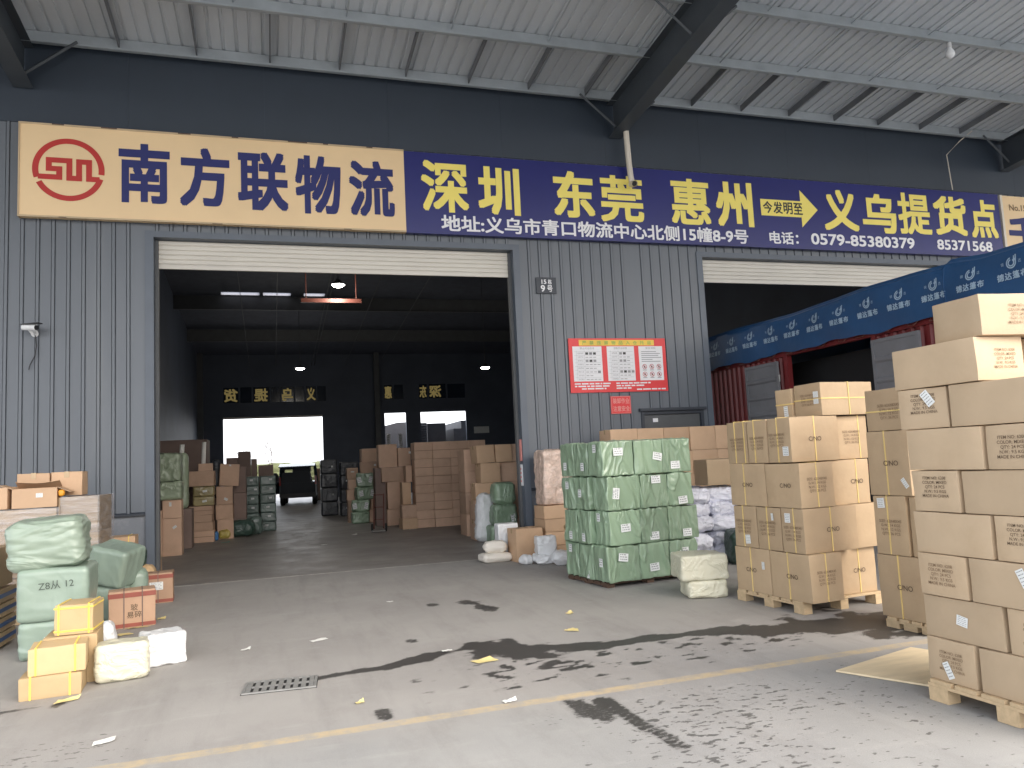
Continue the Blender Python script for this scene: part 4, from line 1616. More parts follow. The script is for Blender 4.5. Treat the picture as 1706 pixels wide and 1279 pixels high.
for k, z in enumerate(zz):
    for c in range(3):
        xr = cx4[c]
        if k == 2:
            xr = [(.04, .52), (.53, .94), (.945, 1.33)][c]
        if k == 1:
            xr = [(.05, .50), (.505, .93), (.935, 1.39)][c]
        lb = [('-y', .135, .095, fl[(k, c)][0], fl[(k, c)][1], fl[(k, c)][2])]
        if c == 0 and sl_[(k, 0)]:
            lb.append(('-x', .08, .10, sl_[(k, 0)][0], sl_[(k, 0)][1], 0))
        soft('wrapped_bundle', 'green plastic bundle, %s layer of the dark pallet, %s' % (ORD[k] if k < 3 else 'top', ['at the near corner', 'middle of the front face', 'right end of the front face'][c]),
             'bundle', G4, xr, cy4[0] if c == 0 else (-.05 + random.uniform(-.02, .01), .32), z, 'wrap_green', T4, yaw=random.uniform(-1.5, 1.5), labels=lb, n=30, r=.016, amp=.022, fold='v', lump=.02, freq=5)
    for c in (1, 2):
        s = sl_[(k, c)]
        soft('wrapped_bundle', 'green plastic bundle, %s layer of the dark pallet, %s of the left side' % (ORD[k] if k < 3 else 'top', ['middle', 'rear end'][c - 1]), 'bundle', G4,
             (0, .45), cy4[c], z, 'wrap_green', T4, yaw=random.uniform(-1.5, 1.5), labels=[('-x', .08, .10, s[0], s[1], 0)], n=26, r=.016, amp=.022, fold='v', lump=.02, freq=5)
for c, x in enumerate((.47, .91)):
    soft('wrapped_bundle', 'green plastic bundle inside the top layer, %s of the dark pallet stack' % ['rear middle', 'rear right'][c], 'bundle', G4, (x, x + .43), (.34, .78), (1.345, 1.79), 'wrap_green', T4,
         n=16, r=.03, amp=.008, lump=.02)

# orange-brown carton wall against the pier
G5 = 'orange brown cartons stacked against the pier'
for k in range(5):
    for c in range(5):
        x = 5.34 + .494 * c + (.02 if k % 2 else 0)
        carton('orange brown carton, %s row, %s column of the stack against the pier' % (ORD[k] if k < 4 else 'top', ['left', 'second', 'middle', 'fourth', 'right'][c]), G5,
               (x, x + .485), (-.90 + random.uniform(-.015, .015), -.46), (.405 * k, .405 * (k + 1) - .004), (0, 0, 0), 'card_orange', yaw=random.uniform(-.8, .8), tape='x')
# crinkled tall pack and cartons below it
soft('wrapped_pack', 'tall crinkled clear film pack of pinkish goods left of the green bundles', 'pack', None, (4.20, 4.72), (-.72, -.25), (.84, 1.74), 'bubble', n=24, r=.05, amp=.02, fold='x', lump=.04, freq=10)
for k in range(4):
    carton('flat brown carton, %s of the four under the crinkled film pack' % ['lowest', 'second', 'third', 'highest'][k], 'flat cartons under the film pack', (4.17, 4.72), (-.74, -.25), (.21 * k, .21 * k + .206), m='card_orange',
           yaw=random.uniform(-2, 2))

# ------------------------------------------------------------------ sacks and bags
GS = 'lilac white woven sacks in the heap'
r = random.Random(11)
lv = ['lowest', 'second', 'third', 'fourth', 'top']
for k in range(5):
    for c in range(2):
        x0 = 5.50 + c * .56 + r.uniform(-.05, .05)
        soft('woven_sack', 'lilac white woven sack, %s row, %s side of the heap beside the green bundles' % (lv[k], ['left', 'right'][c]), 'sack', GS, (x0, x0 + .60), (-2.75 + r.uniform(-.08, .08) + k * .03, -2.2), (.205 * k, .205 * k + .245),
             'lilac_sack', yaw=r.uniform(-22, 22), tilt=(r.uniform(-8, 4), r.uniform(-7, 7)), n=22, r=.10, amp=.03, fold='x', lump=.16, pinch=.55, freq=9)
for k in range(4):
    soft('woven_sack', 'lilac white woven sack, %s of the rear column in the heap' % lv[k], 'sack', GS, (5.75 + r.uniform(-.05, .05), 6.4), (-2.12, -1.6), (.26 * k, .26 * k + .30), 'lilac_sack', yaw=r.uniform(-8, 8), n=14, r=.12, amp=.012,
         fold='x', lump=.09, pinch=.5, freq=7)
soft('green_bag', 'dark green woven bag in front of the lilac sacks', 'bag', None, (6.08, 6.5), (-3.15, -2.82), (0, .50), 'wrap_dark', n=18, r=.1, amp=.02, fold='x', lump=.08, pinch=.2)
carton('plain brown carton lying on top of the lilac sack heap', None, (6.08, 6.62), (-2.62, -2.2), (1.09, 1.47), m='card_strap', yaw=-4)
GC = 'cream wrapped parcels by the green bundles'
soft('wrapped_parcel', 'upper cream wrapped parcel right of the green bundles', 'parcel', GC, (4.27, 4.80), (-5.02, -4.55), (.195, .47), 'cream_plastic', yaw=-14, n=20, r=.03, amp=.012, fold='x', lump=.04)
soft('wrapped_parcel', 'lower flat cream wrapped parcel right of the green bundles', 'parcel', GC, (4.34, 4.78), (-5.02, -4.6), (0, .20), 'cream_plastic', yaw=-16, n=18, r=.05, amp=.014, fold='x', lump=.05)

# things by the right jamb of the left doorway
soft('canvas_bag', 'folded off white canvas bag on the floor at the threshold', 'bag', None, (3.14, 3.64), (-.66, -.30), (0, .15), 'canvas', yaw=6, n=18, r=.07, amp=.012, fold='h', lump=.06, pinch=.2)
soft('canvas_bag', 'rolled off white canvas bag lying on the folded one', 'bag', None, (3.20, 3.60), (-.62, -.32), (.14, .33), 'canvas', yaw=-10, n=18, r=.09, amp=.014, fold='x', lump=.1, pinch=.4)
soft('white_parcel', 'upright white ribbed parcel behind the canvas bags', 'parcel', None, (3.52, 3.87), (-.28, -.04), (0, .57), 'white_plastic', n=18, r=.02, amp=.006, fold='v', lump=.012, freq=16)
carton('tan carton standing right of the canvas bags by the jamb', None, (3.64, 4.10), (-.80, -.42), (0, .51), m='card_orange', yaw=5, tape='x')
soft('white_parcel', 'white taped parcel between the tan carton and the kraft sheet', 'parcel', None, (3.86, 4.16), (-1.30, -1.02), (.14, .42), 'white_plastic', yaw=-8, n=16, r=.03, amp=.012, fold='x', lump=.04)
soft('plastic_bag', 'crumpled white plastic bag under the white taped parcel', 'bag', None, (3.80, 4.12), (-1.36, -1.02), (0, .16), 'white_plastic', yaw=4, n=16, r=.08, amp=.02, fold='x', lump=.1, pinch=.3)
soft('plastic_bag', 'white plastic bag on the floor in front of the kraft sheet', 'bag', None, (3.98, 4.33), (-1.66, -1.40), (0, .22), 'white_plastic', yaw=-10, n=16, r=.1, amp=.02, fold='x', lump=.1, pinch=.4)
soft('plastic_bag', 'small white plastic bag beside the tan carton', 'bag', None, (3.62, 3.80), (-1.22, -1.02), (0, .14), 'white_plastic', yaw=20, n=12, r=.06, amp=.02, fold='x', lump=.1, pinch=.4)


def curl(label, X, Y, z0, h, r0, r1, a0, a1, rz, m='kraft'):
    b = MB()
    n = 26
    rows = 5
    for j in range(rows + 1):
        for i in range(n + 1):
            t = i / n
            a = RAD(a0 + (a1 - a0) * t)
            rr = r0 + (r1 - r0) * t + .012 * math.sin(j * 1.9 + t * 8)
            z = z0 + h * j / rows + .03 * math.sin(t * 6 + j) * (j / rows)
            b.v.append((rr * math.cos(a) + .03 * j * (.3 - t), rr * math.sin(a), z))
    for j in range(rows):
        for i in range(n):
            q = j * (n + 1) + i
            b.f.append((q, q + 1, q + n + 2, q + n + 1))
            b.m.append(0)
    me = b.mesh('kraft_sheet', 70)
    o = obj('kraft_sheet', me, m, loc=(X, Y, 0), rz=RAD(rz))
    sm = o.modifiers.new('thickness', 'SOLIDIFY')
    sm.thickness = .006
    return tag(o, label, 'packing sheet', 'curled kraft packing sheets')


curl('curled tan kraft sheet standing left of the green bundles', 4.30, -1.75, .22, .36, .06, .17, -30, 250, 20)
curl('crumpled tan kraft sheet on the floor left of the green bundles', 4.36, -2.02, .0, .34, .04, .15, 60, 330, -20)

# ------------------------------------------------------------------ left of the doorway, outside
GL = 'sage green wrapped bales left of the doorway'
soft('wrapped_bale', 'lowest sage green bale of the left stack, half hidden by yellow cartons', 'bale', GL, (-2.24, -1.63), (-4.36, -3.8), (0, .36), 'wrap_taut', yaw=2, n=24, r=.07, amp=.012, fold='h', lump=.04, labels=[('-y', .04, .10, -.05, -.02, 5)])
b2 = soft('wrapped_bale', 'middle sage green bale with black marker writing', 'bale', GL, (-2.24, -1.65), (-4.37, -3.82), (.345, .82), 'wrap_taut', yaw=2, n=26, r=.05, amp=.005, fold='h', lump=.03)
obj('marker_writing', text_mesh('Z8从 12', .085, mname='faded_marker', bold=0), None, b2, mw=face_mat('-y', .59, .55, .475, .03, .09, 3, eps=.010))
soft('wrapped_bale', 'topmost shiny sage green bale, tilted on the left stack', 'bale', GL, (-2.33, -1.68), (-4.38, -3.85), (.80, 1.28), 'wrap_sage', yaw=3, tilt=(0, -4), n=34, r=.11, amp=.018, fold='h', lump=.03, freq=11)
soft('wrapped_bale', 'sage green bale on the floor behind the red taped carton', 'bale', GL, (-2.02, -1.58), (-2.62, -2.1), (0, .41), 'wrap_taut', yaw=-6, n=20, r=.06, amp=.010, fold='v', lump=.03)
soft('wrapped_bale', 'sage green bale tipped over on the floor bale by the wall', 'bale', GL, (-2.02, -1.55), (-2.66, -2.2), (.43, .86), 'wrap_taut', yaw=-20, tilt=(6, 14), n=24, r=.05, amp=.010, fold='v', lump=.03)
soft('wrapped_bale', 'small rounded sage green bale right of the tipped one', 'bale', GL, (-1.66, -1.43), (-2.45, -2.05), (0, .55), 'wrap_taut', yaw=8, n=18, r=.1, amp=.010, fold='v', lump=.05)
GY = 'yellow brown cartons in front of the bales'
carton('strapped yellow brown carton on the floor, lowest at front left', GY, (-1.83, -1.42), (-5.78, -5.48), (0, .165), (0, 0, 0), 'card_yellow', yaw=5, straps=[('x', -.13), ('x', .13)], strap_mat='strap_bright', dent=.01)
carton('strapped yellow brown carton lying on the lowest one at front left', GY, (-1.78, -1.40), (-5.76, -5.46), (.168, .37), (0, 0, 0), 'card_yellow', yaw=7, straps=[('x', -.14), ('x', .12)], strap_mat='strap_bright', dent=.02)
carton('orange brown carton behind the two strapped yellow cartons', GY, (-1.76, -1.38), (-5.43, -5.02), (0, .38), (0, 0, 0), 'card_yellow', yaw=4)
carton('yellow taped carton standing on the orange brown carton', GY, (-1.67, -1.39), (-5.40, -5.08), (.383, .62), (0, 0, 0), 'card_yellow', yaw=-3, straps=[('z', .03), ('x', -.11), ('x', .11), ('z', .21)], strap_mat='strap_bright')
GW = 'pale wrapped parcels on the floor at left'
soft('wrapped_parcel', 'cream ribbed parcel on the floor right of the yellow cartons', 'parcel', GW, (-1.38, -.98), (-5.56, -5.28), (0, .30), 'cream_plastic', yaw=8, n=22, r=.05, amp=.010, fold='h', lump=.03, freq=13)
soft('wrapped_parcel', 'white glossy parcel on the floor behind the cream one', 'parcel', GW, (-1.10, -.76), (-5.16, -4.86), (0, .27), 'white_plastic', yaw=18, n=22, r=.03, amp=.012, fold='x', lump=.04)
soft('wrapped_parcel', 'greyish white sack leaning between bales and cream parcel', 'parcel', GW, (-1.57, -1.33), (-4.72, -4.45), (0, .32), 'white_plastic', yaw=10, tilt=(0, -12), n=18, r=.06, amp=.012, fold='x', lump=.05)
GR = 'red taped brown cartons by the left jamb'
for lab, xr, yr, z, yw in (('red edged brown carton in front of the green bales, nearer one', (-1.72, -1.26), (-3.12, -2.82), .395, 9), ('red edged brown carton with white label by the jamb', (-1.60, -1.25), (-1.52, -1.20), .38, 4)):
    o = carton(lab, GR, xr, yr, (0, z), m='card_red', yaw=yw, straps=[('x', .0)] if z < .39 else [('x', -.08), ('x', .1)], strap_mat='card_dark',
               prints=[('-y', '玻\n易碎', .075, .02, -.02, 'ink')] if z > .39 else [], labels=[('-y', .16, .10, -.02, .03, 0)] if z < .39 else [])
    wd, d = xr[1] - xr[0], yr[1] - yr[0]
    q = MB()
    for z0, z1 in ((.012, .05), (z - .07, z - .02)):
        q.box(-wd / 2 - .004, wd / 2 + .004, -d / 2 - .0045, -d / 2, z0, z1)
        q.box(wd / 2, wd / 2 + .0045, -d / 2 + .0002, d / 2, z0, z1)
        q.box(-wd / 2 - .0045, -wd / 2, -d / 2 + .0002, d / 2, z0, z1)
    obj('red_band', q, 'red_tape', o)
carton('strapped brown carton leaning on the dado behind the green bales', None, (-2.28, -1.80), (-.82, -.40), (0, .83), m='card_orange', yaw=3, straps=[('x', -.12), ('x', .16)], strap_mat='strap_bright')
soft('tan_bag', 'tan paper bag on the floor against the left jamb', 'bag', None, (-1.80, -1.54), (-.86, -.52), (0, .42), 'kraft', n=16, r=.1, amp=.012, fold='x', lump=.08, pinch=.15)
soft('green_bag', 'small dark green bag on top of the tan paper bag', 'bag', None, (-1.82, -1.66), (-.82, -.62), (.40, .66), 'wrap_dark', n=14, r=.05, amp=.015, fold='v', lump=.05)
# film wrapped pallet load behind the bales
pallet('wooden pallet under the film wrapped cartons at the left edge', -3.7, -2.2, 0, 1.75, 1.1, h=.14)
GF = 'film wrapped cartons at the left edge'
for k in range(3):
    z0 = .142 + .39 * k
    o = carton('large film wrapped carton, %s of the left column at the left edge' % ['lowest', 'middle', 'highest'][k], GF, (-3.62, -2.42), (-2.2, -1.3), (z0, z0 + .386), m='card_strap')
    o2 = carton('film wrapped carton, %s of the right column beside the bales' % ['lowest', 'middle', 'highest'][k], GF, (-2.405, -1.99), (-2.16, -1.3), (.142 + .43 * k, .142 + .43 * k + .425), m='card_strap')
q = MB()
q.box(-3.65, -2.38, -2.225, -1.28, .16, 1.32)
q.box(-2.379, -1.965, -2.19, -1.28, .16, 1.43)
o = obj('stretch_film', q, 'stretch_film')
tag(o, 'clear stretch film wound round the cartons at the left edge', 'stretch film')


def open_carton(label, xr, yr, zr, yaw=0.):
    wd, d, h = xr[1] - xr[0], yr[1] - yr[0], zr[1] - zr[0]
    b = MB()
    t = .007
    b.box(-wd / 2, wd / 2, -d / 2, d / 2, 0, t)
    b.box(-wd / 2, wd / 2, -d / 2, -d / 2 + t, t, h)
    b.box(-wd / 2, wd / 2, d / 2 - t, d / 2, t, h)
    b.box(-wd / 2, -wd / 2 + t, -d / 2 + t, d / 2 - t, t, h)
    b.box(wd / 2 - t, wd / 2, -d / 2 + t, d / 2 - t, t, h)
    o = obj('open_carton', b, 'card_orange', loc=((xr[0] + xr[1]) / 2, (yr[0] + yr[1]) / 2, zr[0]), rz=RAD(yaw))
    tag(o, label, 'carton', GF2)
    for s, ang in ((-1, 118), (1, 62)):       # long flaps
        q = MB()
        rt = Matrix.Translation((0, s * d / 2, h + .002)) @ Matrix.Rotation(RAD(ang * s), 4, 'X')
        n = 8
        for i in range(n):
            x0, x1 = -wd / 2 + wd * i / n, -wd / 2 + wd * (i + 1) / n
            sag = lambda x: .035 * math.cos(x / wd * math.pi * 1.0)
            pts = [(x0, 0, 0), (x1, 0, 0), (x1, -.02 * sag(x1) * 10, .17 - sag(x1)), (x0, -.02 * sag(x0) * 10, .17 - sag(x0))]
            q.face([tuple(rt @ Vector(p)) for p in pts])
        f = obj('flap', q, 'card_orange', o)
        sm = f.modifiers.new('thickness', 'SOLIDIFY')
        sm.thickness = .006
    for s, ang in ((-1, -70), (1, 115)):
        q = MB()
        rt = Matrix.Translation((s * wd / 2, 0, h + .002)) @ Matrix.Rotation(RAD(ang), 4, 'Y')
        q.box(-.003, .003, -d / 2 + .01, d / 2 - .01, 0, .15, rot=rt)
        obj('flap', q, 'card_orange', o)
    return o


GF2 = 'cartons on top of the film wrapped load'
o = open_carton('open brown carton with folded flaps on the film wrapped load', (-2.88, -2.42), (-2.2, -1.9), (1.325, 1.55), 2)
obj('shipping_label', label_mesh(.07, .05), None, o, mw=face_mat('-y', .46, .3, .225, .05, .03))
soft('orange_ball', 'small yellow orange packet beside the open carton', 'packet', None, (-2.41, -2.34), (-2.19, -2.12), (1.44, 1.52), 'orange_plastic', n=8, r=.03, amp=.004)
carton('brown carton behind the open one, left of the pair on the wrapped load', GF2, (-2.92, -2.57), (-1.86, -1.55), (1.40, 1.73), m='card_orange', tape='y')
carton('brown carton behind the open one, right of the pair on the wrapped load', GF2, (-2.555, -2.22), (-1.86, -1.55), (1.44, 1.73), m='card_orange', tape='y')
carton('brown carton cut off by the left edge beside the open carton', GF2, (-3.35, -2.92), (-2.2, -1.85), (1.325, 1.58), m='card_orange')
# blue strapped sheets at the edge
t = thing('board_stack', 'stack of brown boards bound with blue straps at the left edge', 'board stack', (-2.86, -3.45, 0))
for k in range(4):
    b = MB()
    b.box(-.35, .30, -.3, .3, .03 + .14 * k, .155 + .14 * k)
    o = obj('board_bundle', b, 'card_strap' if k % 2 else 'pallet_wood', t)
    b = MB()
    b.box(-.354, .304, -.304, .304, .075 + .14 * k, .115 + .14 * k)
    obj('blue_strap', b, 'strap_blue', o)
carton('brown carton on the blue strapped boards at the left edge', None, (-3.2, -2.58), (-3.72, -3.2), (.60, .99), m='card_strap')

# ------------------------------------------------------------------ inside the hall, left
GI = 'brown cartons stacked inside on the left'
carton('tall brown carton standing on end just inside the left jamb', GI, (-2.14, -1.78), (4.82, 5.2), (0, .76), m='card_brown', labels=[('-y', .08, .05, .05, .2, 35)])
carton('brown carton on the tall one just inside the left jamb', GI, (-2.14, -1.78), (4.82, 5.2), (.763, 1.13), m='card_brown', labels=[('-y', .045, .085, -.03, .1, 0)])
carton('narrow brown carton beside the tall one, against the left side', GI, (-2.52, -2.15), (4.8, 5.2), (0, .93), m='card_brown')
GB = 'dull green bundles inside on the left'
soft('wrapped_bundle', 'lower dull green bundle on the tall brown carton inside left', 'bundle', GB, (-2.24, -1.78), (4.78, 5.3), (1.135, 1.51), 'wrap_dim', n=20, r=.05, amp=.018, fold='x', lump=.04)
soft('wrapped_bundle', 'upper dull green bundle on the tall brown carton inside left', 'bundle', GB, (-2.26, -1.80), (4.78, 5.3), (1.515, 2.10), 'wrap_dim', n=22, r=.05, amp=.022, fold='x', lump=.04)
soft('wrapped_bundle', 'dull green roll standing on a dark carton behind the green bundles', 'bundle', GB, (-2.08, -1.80), (6.4, 6.7), (.88, 2.14), 'wrap_dim', n=18, r=.1, amp=.012, fold='h', lump=.03)
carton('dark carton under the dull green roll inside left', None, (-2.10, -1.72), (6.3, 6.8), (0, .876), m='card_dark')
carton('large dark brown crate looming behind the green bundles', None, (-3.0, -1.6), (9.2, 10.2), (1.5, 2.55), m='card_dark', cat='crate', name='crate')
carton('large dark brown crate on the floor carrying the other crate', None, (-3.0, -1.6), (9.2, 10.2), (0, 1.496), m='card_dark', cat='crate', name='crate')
b = MB()
b.tube([(-2.0, 6.0, 2.115), (-1.99, 6.0, 2.3)], .05, 10)
tag(obj('paper_roll', b, 'paper_white'), 'short white paper roll on top of the green roll inside', 'paper roll', 'white paper rolls')
bpy.data.objects['paper_roll'].location = (.06, .55, .03)
b = MB()
b.tube([(-1.63, 8.8, 1.88), (-1.61, 8.8, 2.42)], .05, 10)
tag(obj('paper_roll', b, 'paper_white'), 'tall white paper roll standing on the stack left inside', 'paper roll', 'white paper rolls')
bpy.data.objects['paper_roll.001'].location = (.03, -.72, .012)
nm = ['lowest', 'second', 'third', 'fourth', 'fifth', 'sixth', 'seventh', 'topmost']
for k, (x0, x1, z0, z1, m_) in enumerate(((-1.92, -1.34, 0, .27, 'card_brown'), (-1.91, -1.36, .273, .48, 'card_brown'), (-1.90, -1.38, .483, .65, 'card_brown'), (-1.90, -1.37, .653, .87, 'card_brown'), (-1.82, -1.34, .873, 1.10, 'wrap_olive'),
                                          (-1.81, -1.33, 1.103, 1.345, 'wrap_olive'), (-1.93, -1.33, 1.35, 1.71, 'card_brown'), (-1.69, -1.37, 1.713, 1.89, 'card_brown'))):
    lab = '%s, %s in the stack beside the tall carton inside left' % ('olive film wrapped carton' if 'olive' in m_ else 'brown carton', nm[k])
    if 'olive' in m_:
        soft('wrapped_carton', lab, 'carton', GI, (x0, x1), (7.63, 8.0), (z0, z1), m_, n=16, r=.03, amp=.010, fold='x', lump=.02, labels=[('-y', .10, .05, .03, .0, 10)])
    else:
        carton(lab, GI, (x0, x1), (7.63, 8.05), (z0, z1), m=m_, yaw=random.uniform(-4, 4), tape='f' if k in (0, 3) else None)
for k, (x0, x1, z0, z1, yw, dx) in enumerate(((-1.31, -.93, 0, .485, 2, 0), (-1.33, -.93, .488, .86, -2, 0), (-1.33, -.94, .863, 1.31, 3, 0), (-1.27, -.81, 1.315, 1.86, 5, 0))):
    o = carton('brown carton, %s of the leaning column next to the dark cartons' % ['lowest', 'second', 'third', 'topmost'][k], GI, (x0, x1), (8.2, 8.6), (z0, z1), m='card_brown', yaw=yw,
               labels=[('-y', .09, .06, .03, -.1, -30)] if k == 2 else ([('-y', .05, .04, .0, .24, 0)] if k == 3 else []))
    if k == 3:
        o.rotation_euler.y = RAD(4)
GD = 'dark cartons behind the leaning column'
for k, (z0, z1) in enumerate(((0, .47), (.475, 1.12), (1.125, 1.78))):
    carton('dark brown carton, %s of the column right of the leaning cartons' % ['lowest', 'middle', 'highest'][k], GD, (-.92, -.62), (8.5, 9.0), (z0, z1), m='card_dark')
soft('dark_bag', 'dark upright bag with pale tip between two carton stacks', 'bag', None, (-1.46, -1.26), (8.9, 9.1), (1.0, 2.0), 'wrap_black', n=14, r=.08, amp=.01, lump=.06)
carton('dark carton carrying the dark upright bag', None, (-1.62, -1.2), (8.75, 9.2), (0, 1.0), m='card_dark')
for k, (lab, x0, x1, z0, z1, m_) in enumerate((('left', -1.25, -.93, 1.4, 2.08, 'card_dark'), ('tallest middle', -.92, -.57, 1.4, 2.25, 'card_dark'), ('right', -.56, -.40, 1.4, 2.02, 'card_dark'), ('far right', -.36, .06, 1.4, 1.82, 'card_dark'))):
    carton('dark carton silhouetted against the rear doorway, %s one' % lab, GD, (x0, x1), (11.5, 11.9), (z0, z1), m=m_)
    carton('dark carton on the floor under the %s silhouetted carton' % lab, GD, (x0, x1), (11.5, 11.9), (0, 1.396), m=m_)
GG = 'grey green bundles in two columns inside'
for c, (x0, x1) in enumerate(((-.69, -.33), (-.31, .11))):
    for k in range(6):
        z0 = .25 * k
        soft('wrapped_bundle', 'grey green bundle, %s of the %s column beside the van lane' % (nm[k] if k < 5 else 'topmost', ['left', 'right'][c]), 'bundle', GG, (x0, x1), (9.92 + .03 * c, 10.35), (z0, z0 + .255), 'wrap_grey', yaw=random.uniform(-3, 3),
             n=12, r=.03, amp=.007, lump=.03, labels=[('-y', .08, .05, random.uniform(-.06, .1), .03, 0)])
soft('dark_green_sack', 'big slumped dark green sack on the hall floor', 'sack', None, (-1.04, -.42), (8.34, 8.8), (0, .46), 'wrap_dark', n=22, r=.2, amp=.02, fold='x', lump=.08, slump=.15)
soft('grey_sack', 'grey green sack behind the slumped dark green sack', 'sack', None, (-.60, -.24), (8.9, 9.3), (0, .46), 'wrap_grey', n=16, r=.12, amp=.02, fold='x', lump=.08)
soft('yellow_bag', 'yellow olive bag beside the slumped dark green sack', 'bag', None, (-1.29, -1.0), (8.1, 8.4), (0, .24), 'yellow_plastic', n=14, r=.1, amp=.015, fold='x', lump=.1)
soft('blue_bag', 'small blue bag beside the lowest brown carton', 'bag', None, (-1.38, -1.26), (7.9, 8.05), (0, .22), 'blue_plastic', n=12, r=.04, amp=.01, fold='x', lump=.08)
b = MB()
b.box(0, .018, 0, 1.5, 0, 1.05)
o = obj('cardboard_sheet', b, 'card_orange', loc=(-1.72, .36, .005), rz=RAD(3))
o.rotation_euler.y = RAD(-3)
tag(o, 'flat cardboard sheet leaning edge on inside the left jamb', 'cardboard sheet')

# ------------------------------------------------------------------ inside the hall, right
GWL = 'brown cartons of the big carton wall'
for c in range(4):
    for k in range(5):
        x = 3.51 + .475 * c
        z0 = .436 * k
        carton('brown carton in the big wall inside, %s row, %s column' % (ORD[k] if k < 4 else 'top', ['left', 'second', 'third', 'right'][c]), GWL, (x, x + .468), (7.1 + random.uniform(0, .03), 7.6), (z0, z0 + .432), m='card_brown', yaw=random.uniform(-.8, .8),
               tape='f', labels=[])
GI2 = 'brown cartons stacked inside beside the big wall'
for lab, x0, x1, y0, z0, z1, m_, yw in (
        ('lowest wide brown carton of the far stack beside the green pack', 2.72, 3.29, 10.4, 0, .38, 'card_brown', 0),
        ('lowest brown carton right of the wide one in the far stack', 3.30, 3.70, 10.38, 0, .38, 'card_brown', 2),
        ('tall brown carton on the wide one in the far stack', 2.78, 3.10, 10.45, .385, 1.32, 'card_brown', 0),
        ('brown carton with ticket on the tall one in the far stack', 2.50, 3.05, 10.4, 1.325, 1.76, 'card_brown', -2),
        ('topmost brown carton of the far stack beside the green pack', 2.53, 3.03, 10.4, 1.765, 2.15, 'card_brown', 2),
        ('low brown carton under the big square carton', 2.98, 3.46, 8.6, 0, .445, 'card_brown', 0),
        ('big square brown carton below the pair of cartons', 3.00, 3.46, 8.6, .45, 1.18, 'card_brown', 1),
        ('wide brown carton above the big square carton', 2.86, 3.46, 8.6, 1.185, 1.57, 'card_brown', 0),
        ('topmost left brown carton over the wide carton', 2.80, 3.30, 8.65, 1.575, 2.20, 'card_brown', 0),
        ('topmost right brown carton with ticket over the wide carton', 3.315, 3.66, 8.55, 1.575, 2.09, 'card_brown', 0),
        ('slim column carton left of the big square carton', 2.70, 2.98, 8.75, 0, 1.57, 'card_dark', 0),
        ('film taped carton on the floor at the left foot of the big wall', 3.12, 3.50, 7.02, 0, .27, 'card_orange', 4),
        ('carton on the film taped one at the foot of the big wall', 3.14, 3.50, 7.06, .275, .60, 'card_brown', 0),
        ('upright narrow carton beside the big wall', 3.20, 3.42, 7.3, .605, 1.17, 'card_orange', 0),
        ('upright narrow carton on the other narrow one beside the big wall', 3.32, 3.48, 7.4, 1.175, 1.60, 'card_brown', 0)):
    carton(lab, GI2, (x0, x1), (y0, y0 + .42), (z0, z1), m=m_, yaw=yw, labels=[('-y', .06, .06, .15, .12, 0)] if 'ticket' in lab else [])
for k, (x0, x1, z0, z1) in enumerate(((2.16, 2.46, 0, .65), (2.14, 2.36, .655, .97), (2.18, 2.44, .975, 1.27), (2.15, 2.48, 1.275, 1.61))):
    carton('brown carton, %s of the slim far column left of the green pack' % ['lowest', 'second', 'third', 'topmost'][k], GI2, (x0, x1), (10.95, 11.3), (z0, z1), m='card_brown', labels=[('-y', .10, .04, .0, .05, 0)] if k == 3 else [])
GP = 'green packs with white paper inside'
for k, (x0, x1, z0, z1) in enumerate(((2.20, 2.71, 0, .33), (2.22, 2.74, .333, .67), (2.34, 2.92, .673, 1.04), (2.38, 2.88, 1.043, 1.45))):
    soft('green_pack', 'green pack with white paper strips, %s of the tottering pile inside' % ['lowest', 'second', 'third', 'topmost'][k], 'pack', GP, (x0, x1), (10.3 + .03 * k, 10.36 + .03 * k + .3), (z0, z1), 'wrap_green', yaw=[0, -6, 8, -5][k],
         n=16, r=.05, amp=.014, fold='x', lump=.05, labels=([] if k == 0 else [('-y', .12, .16, -.17, .0, 12), ('-y', .10, .18, .16, .0, -14)]))
t = thing('hand_truck', 'rusty hand truck leaning against the cartons inside', 'hand truck', (2.52, 6.9, 0), RAD(-12))
b = MB()
for x in (-.12, .12):
    b.tube([(x, 0, .08), (x, .12, .55), (x, .30, .92)], .016, 8)
for z, y in ((.3, .055), (.6, .13), (.9, .29)):
    b.tube([(-.12, y, z), (.12, y, z)], .012, 6)
obj('frame', b, 'red_steel', t)
b = MB()
b.box(-.17, .17, -.22, .0, .035, .045)
obj('toe_plate', b, 'iron', t)
for x in (-.17, .17):
    b = MB()
    b.tube([(x - .02, .06, .101), (x + .02, .06, .101)], .10, 18)
    obj('wheel', b, 'rubber', t)
GJ = 'brown cartons stacked inside the right jamb'
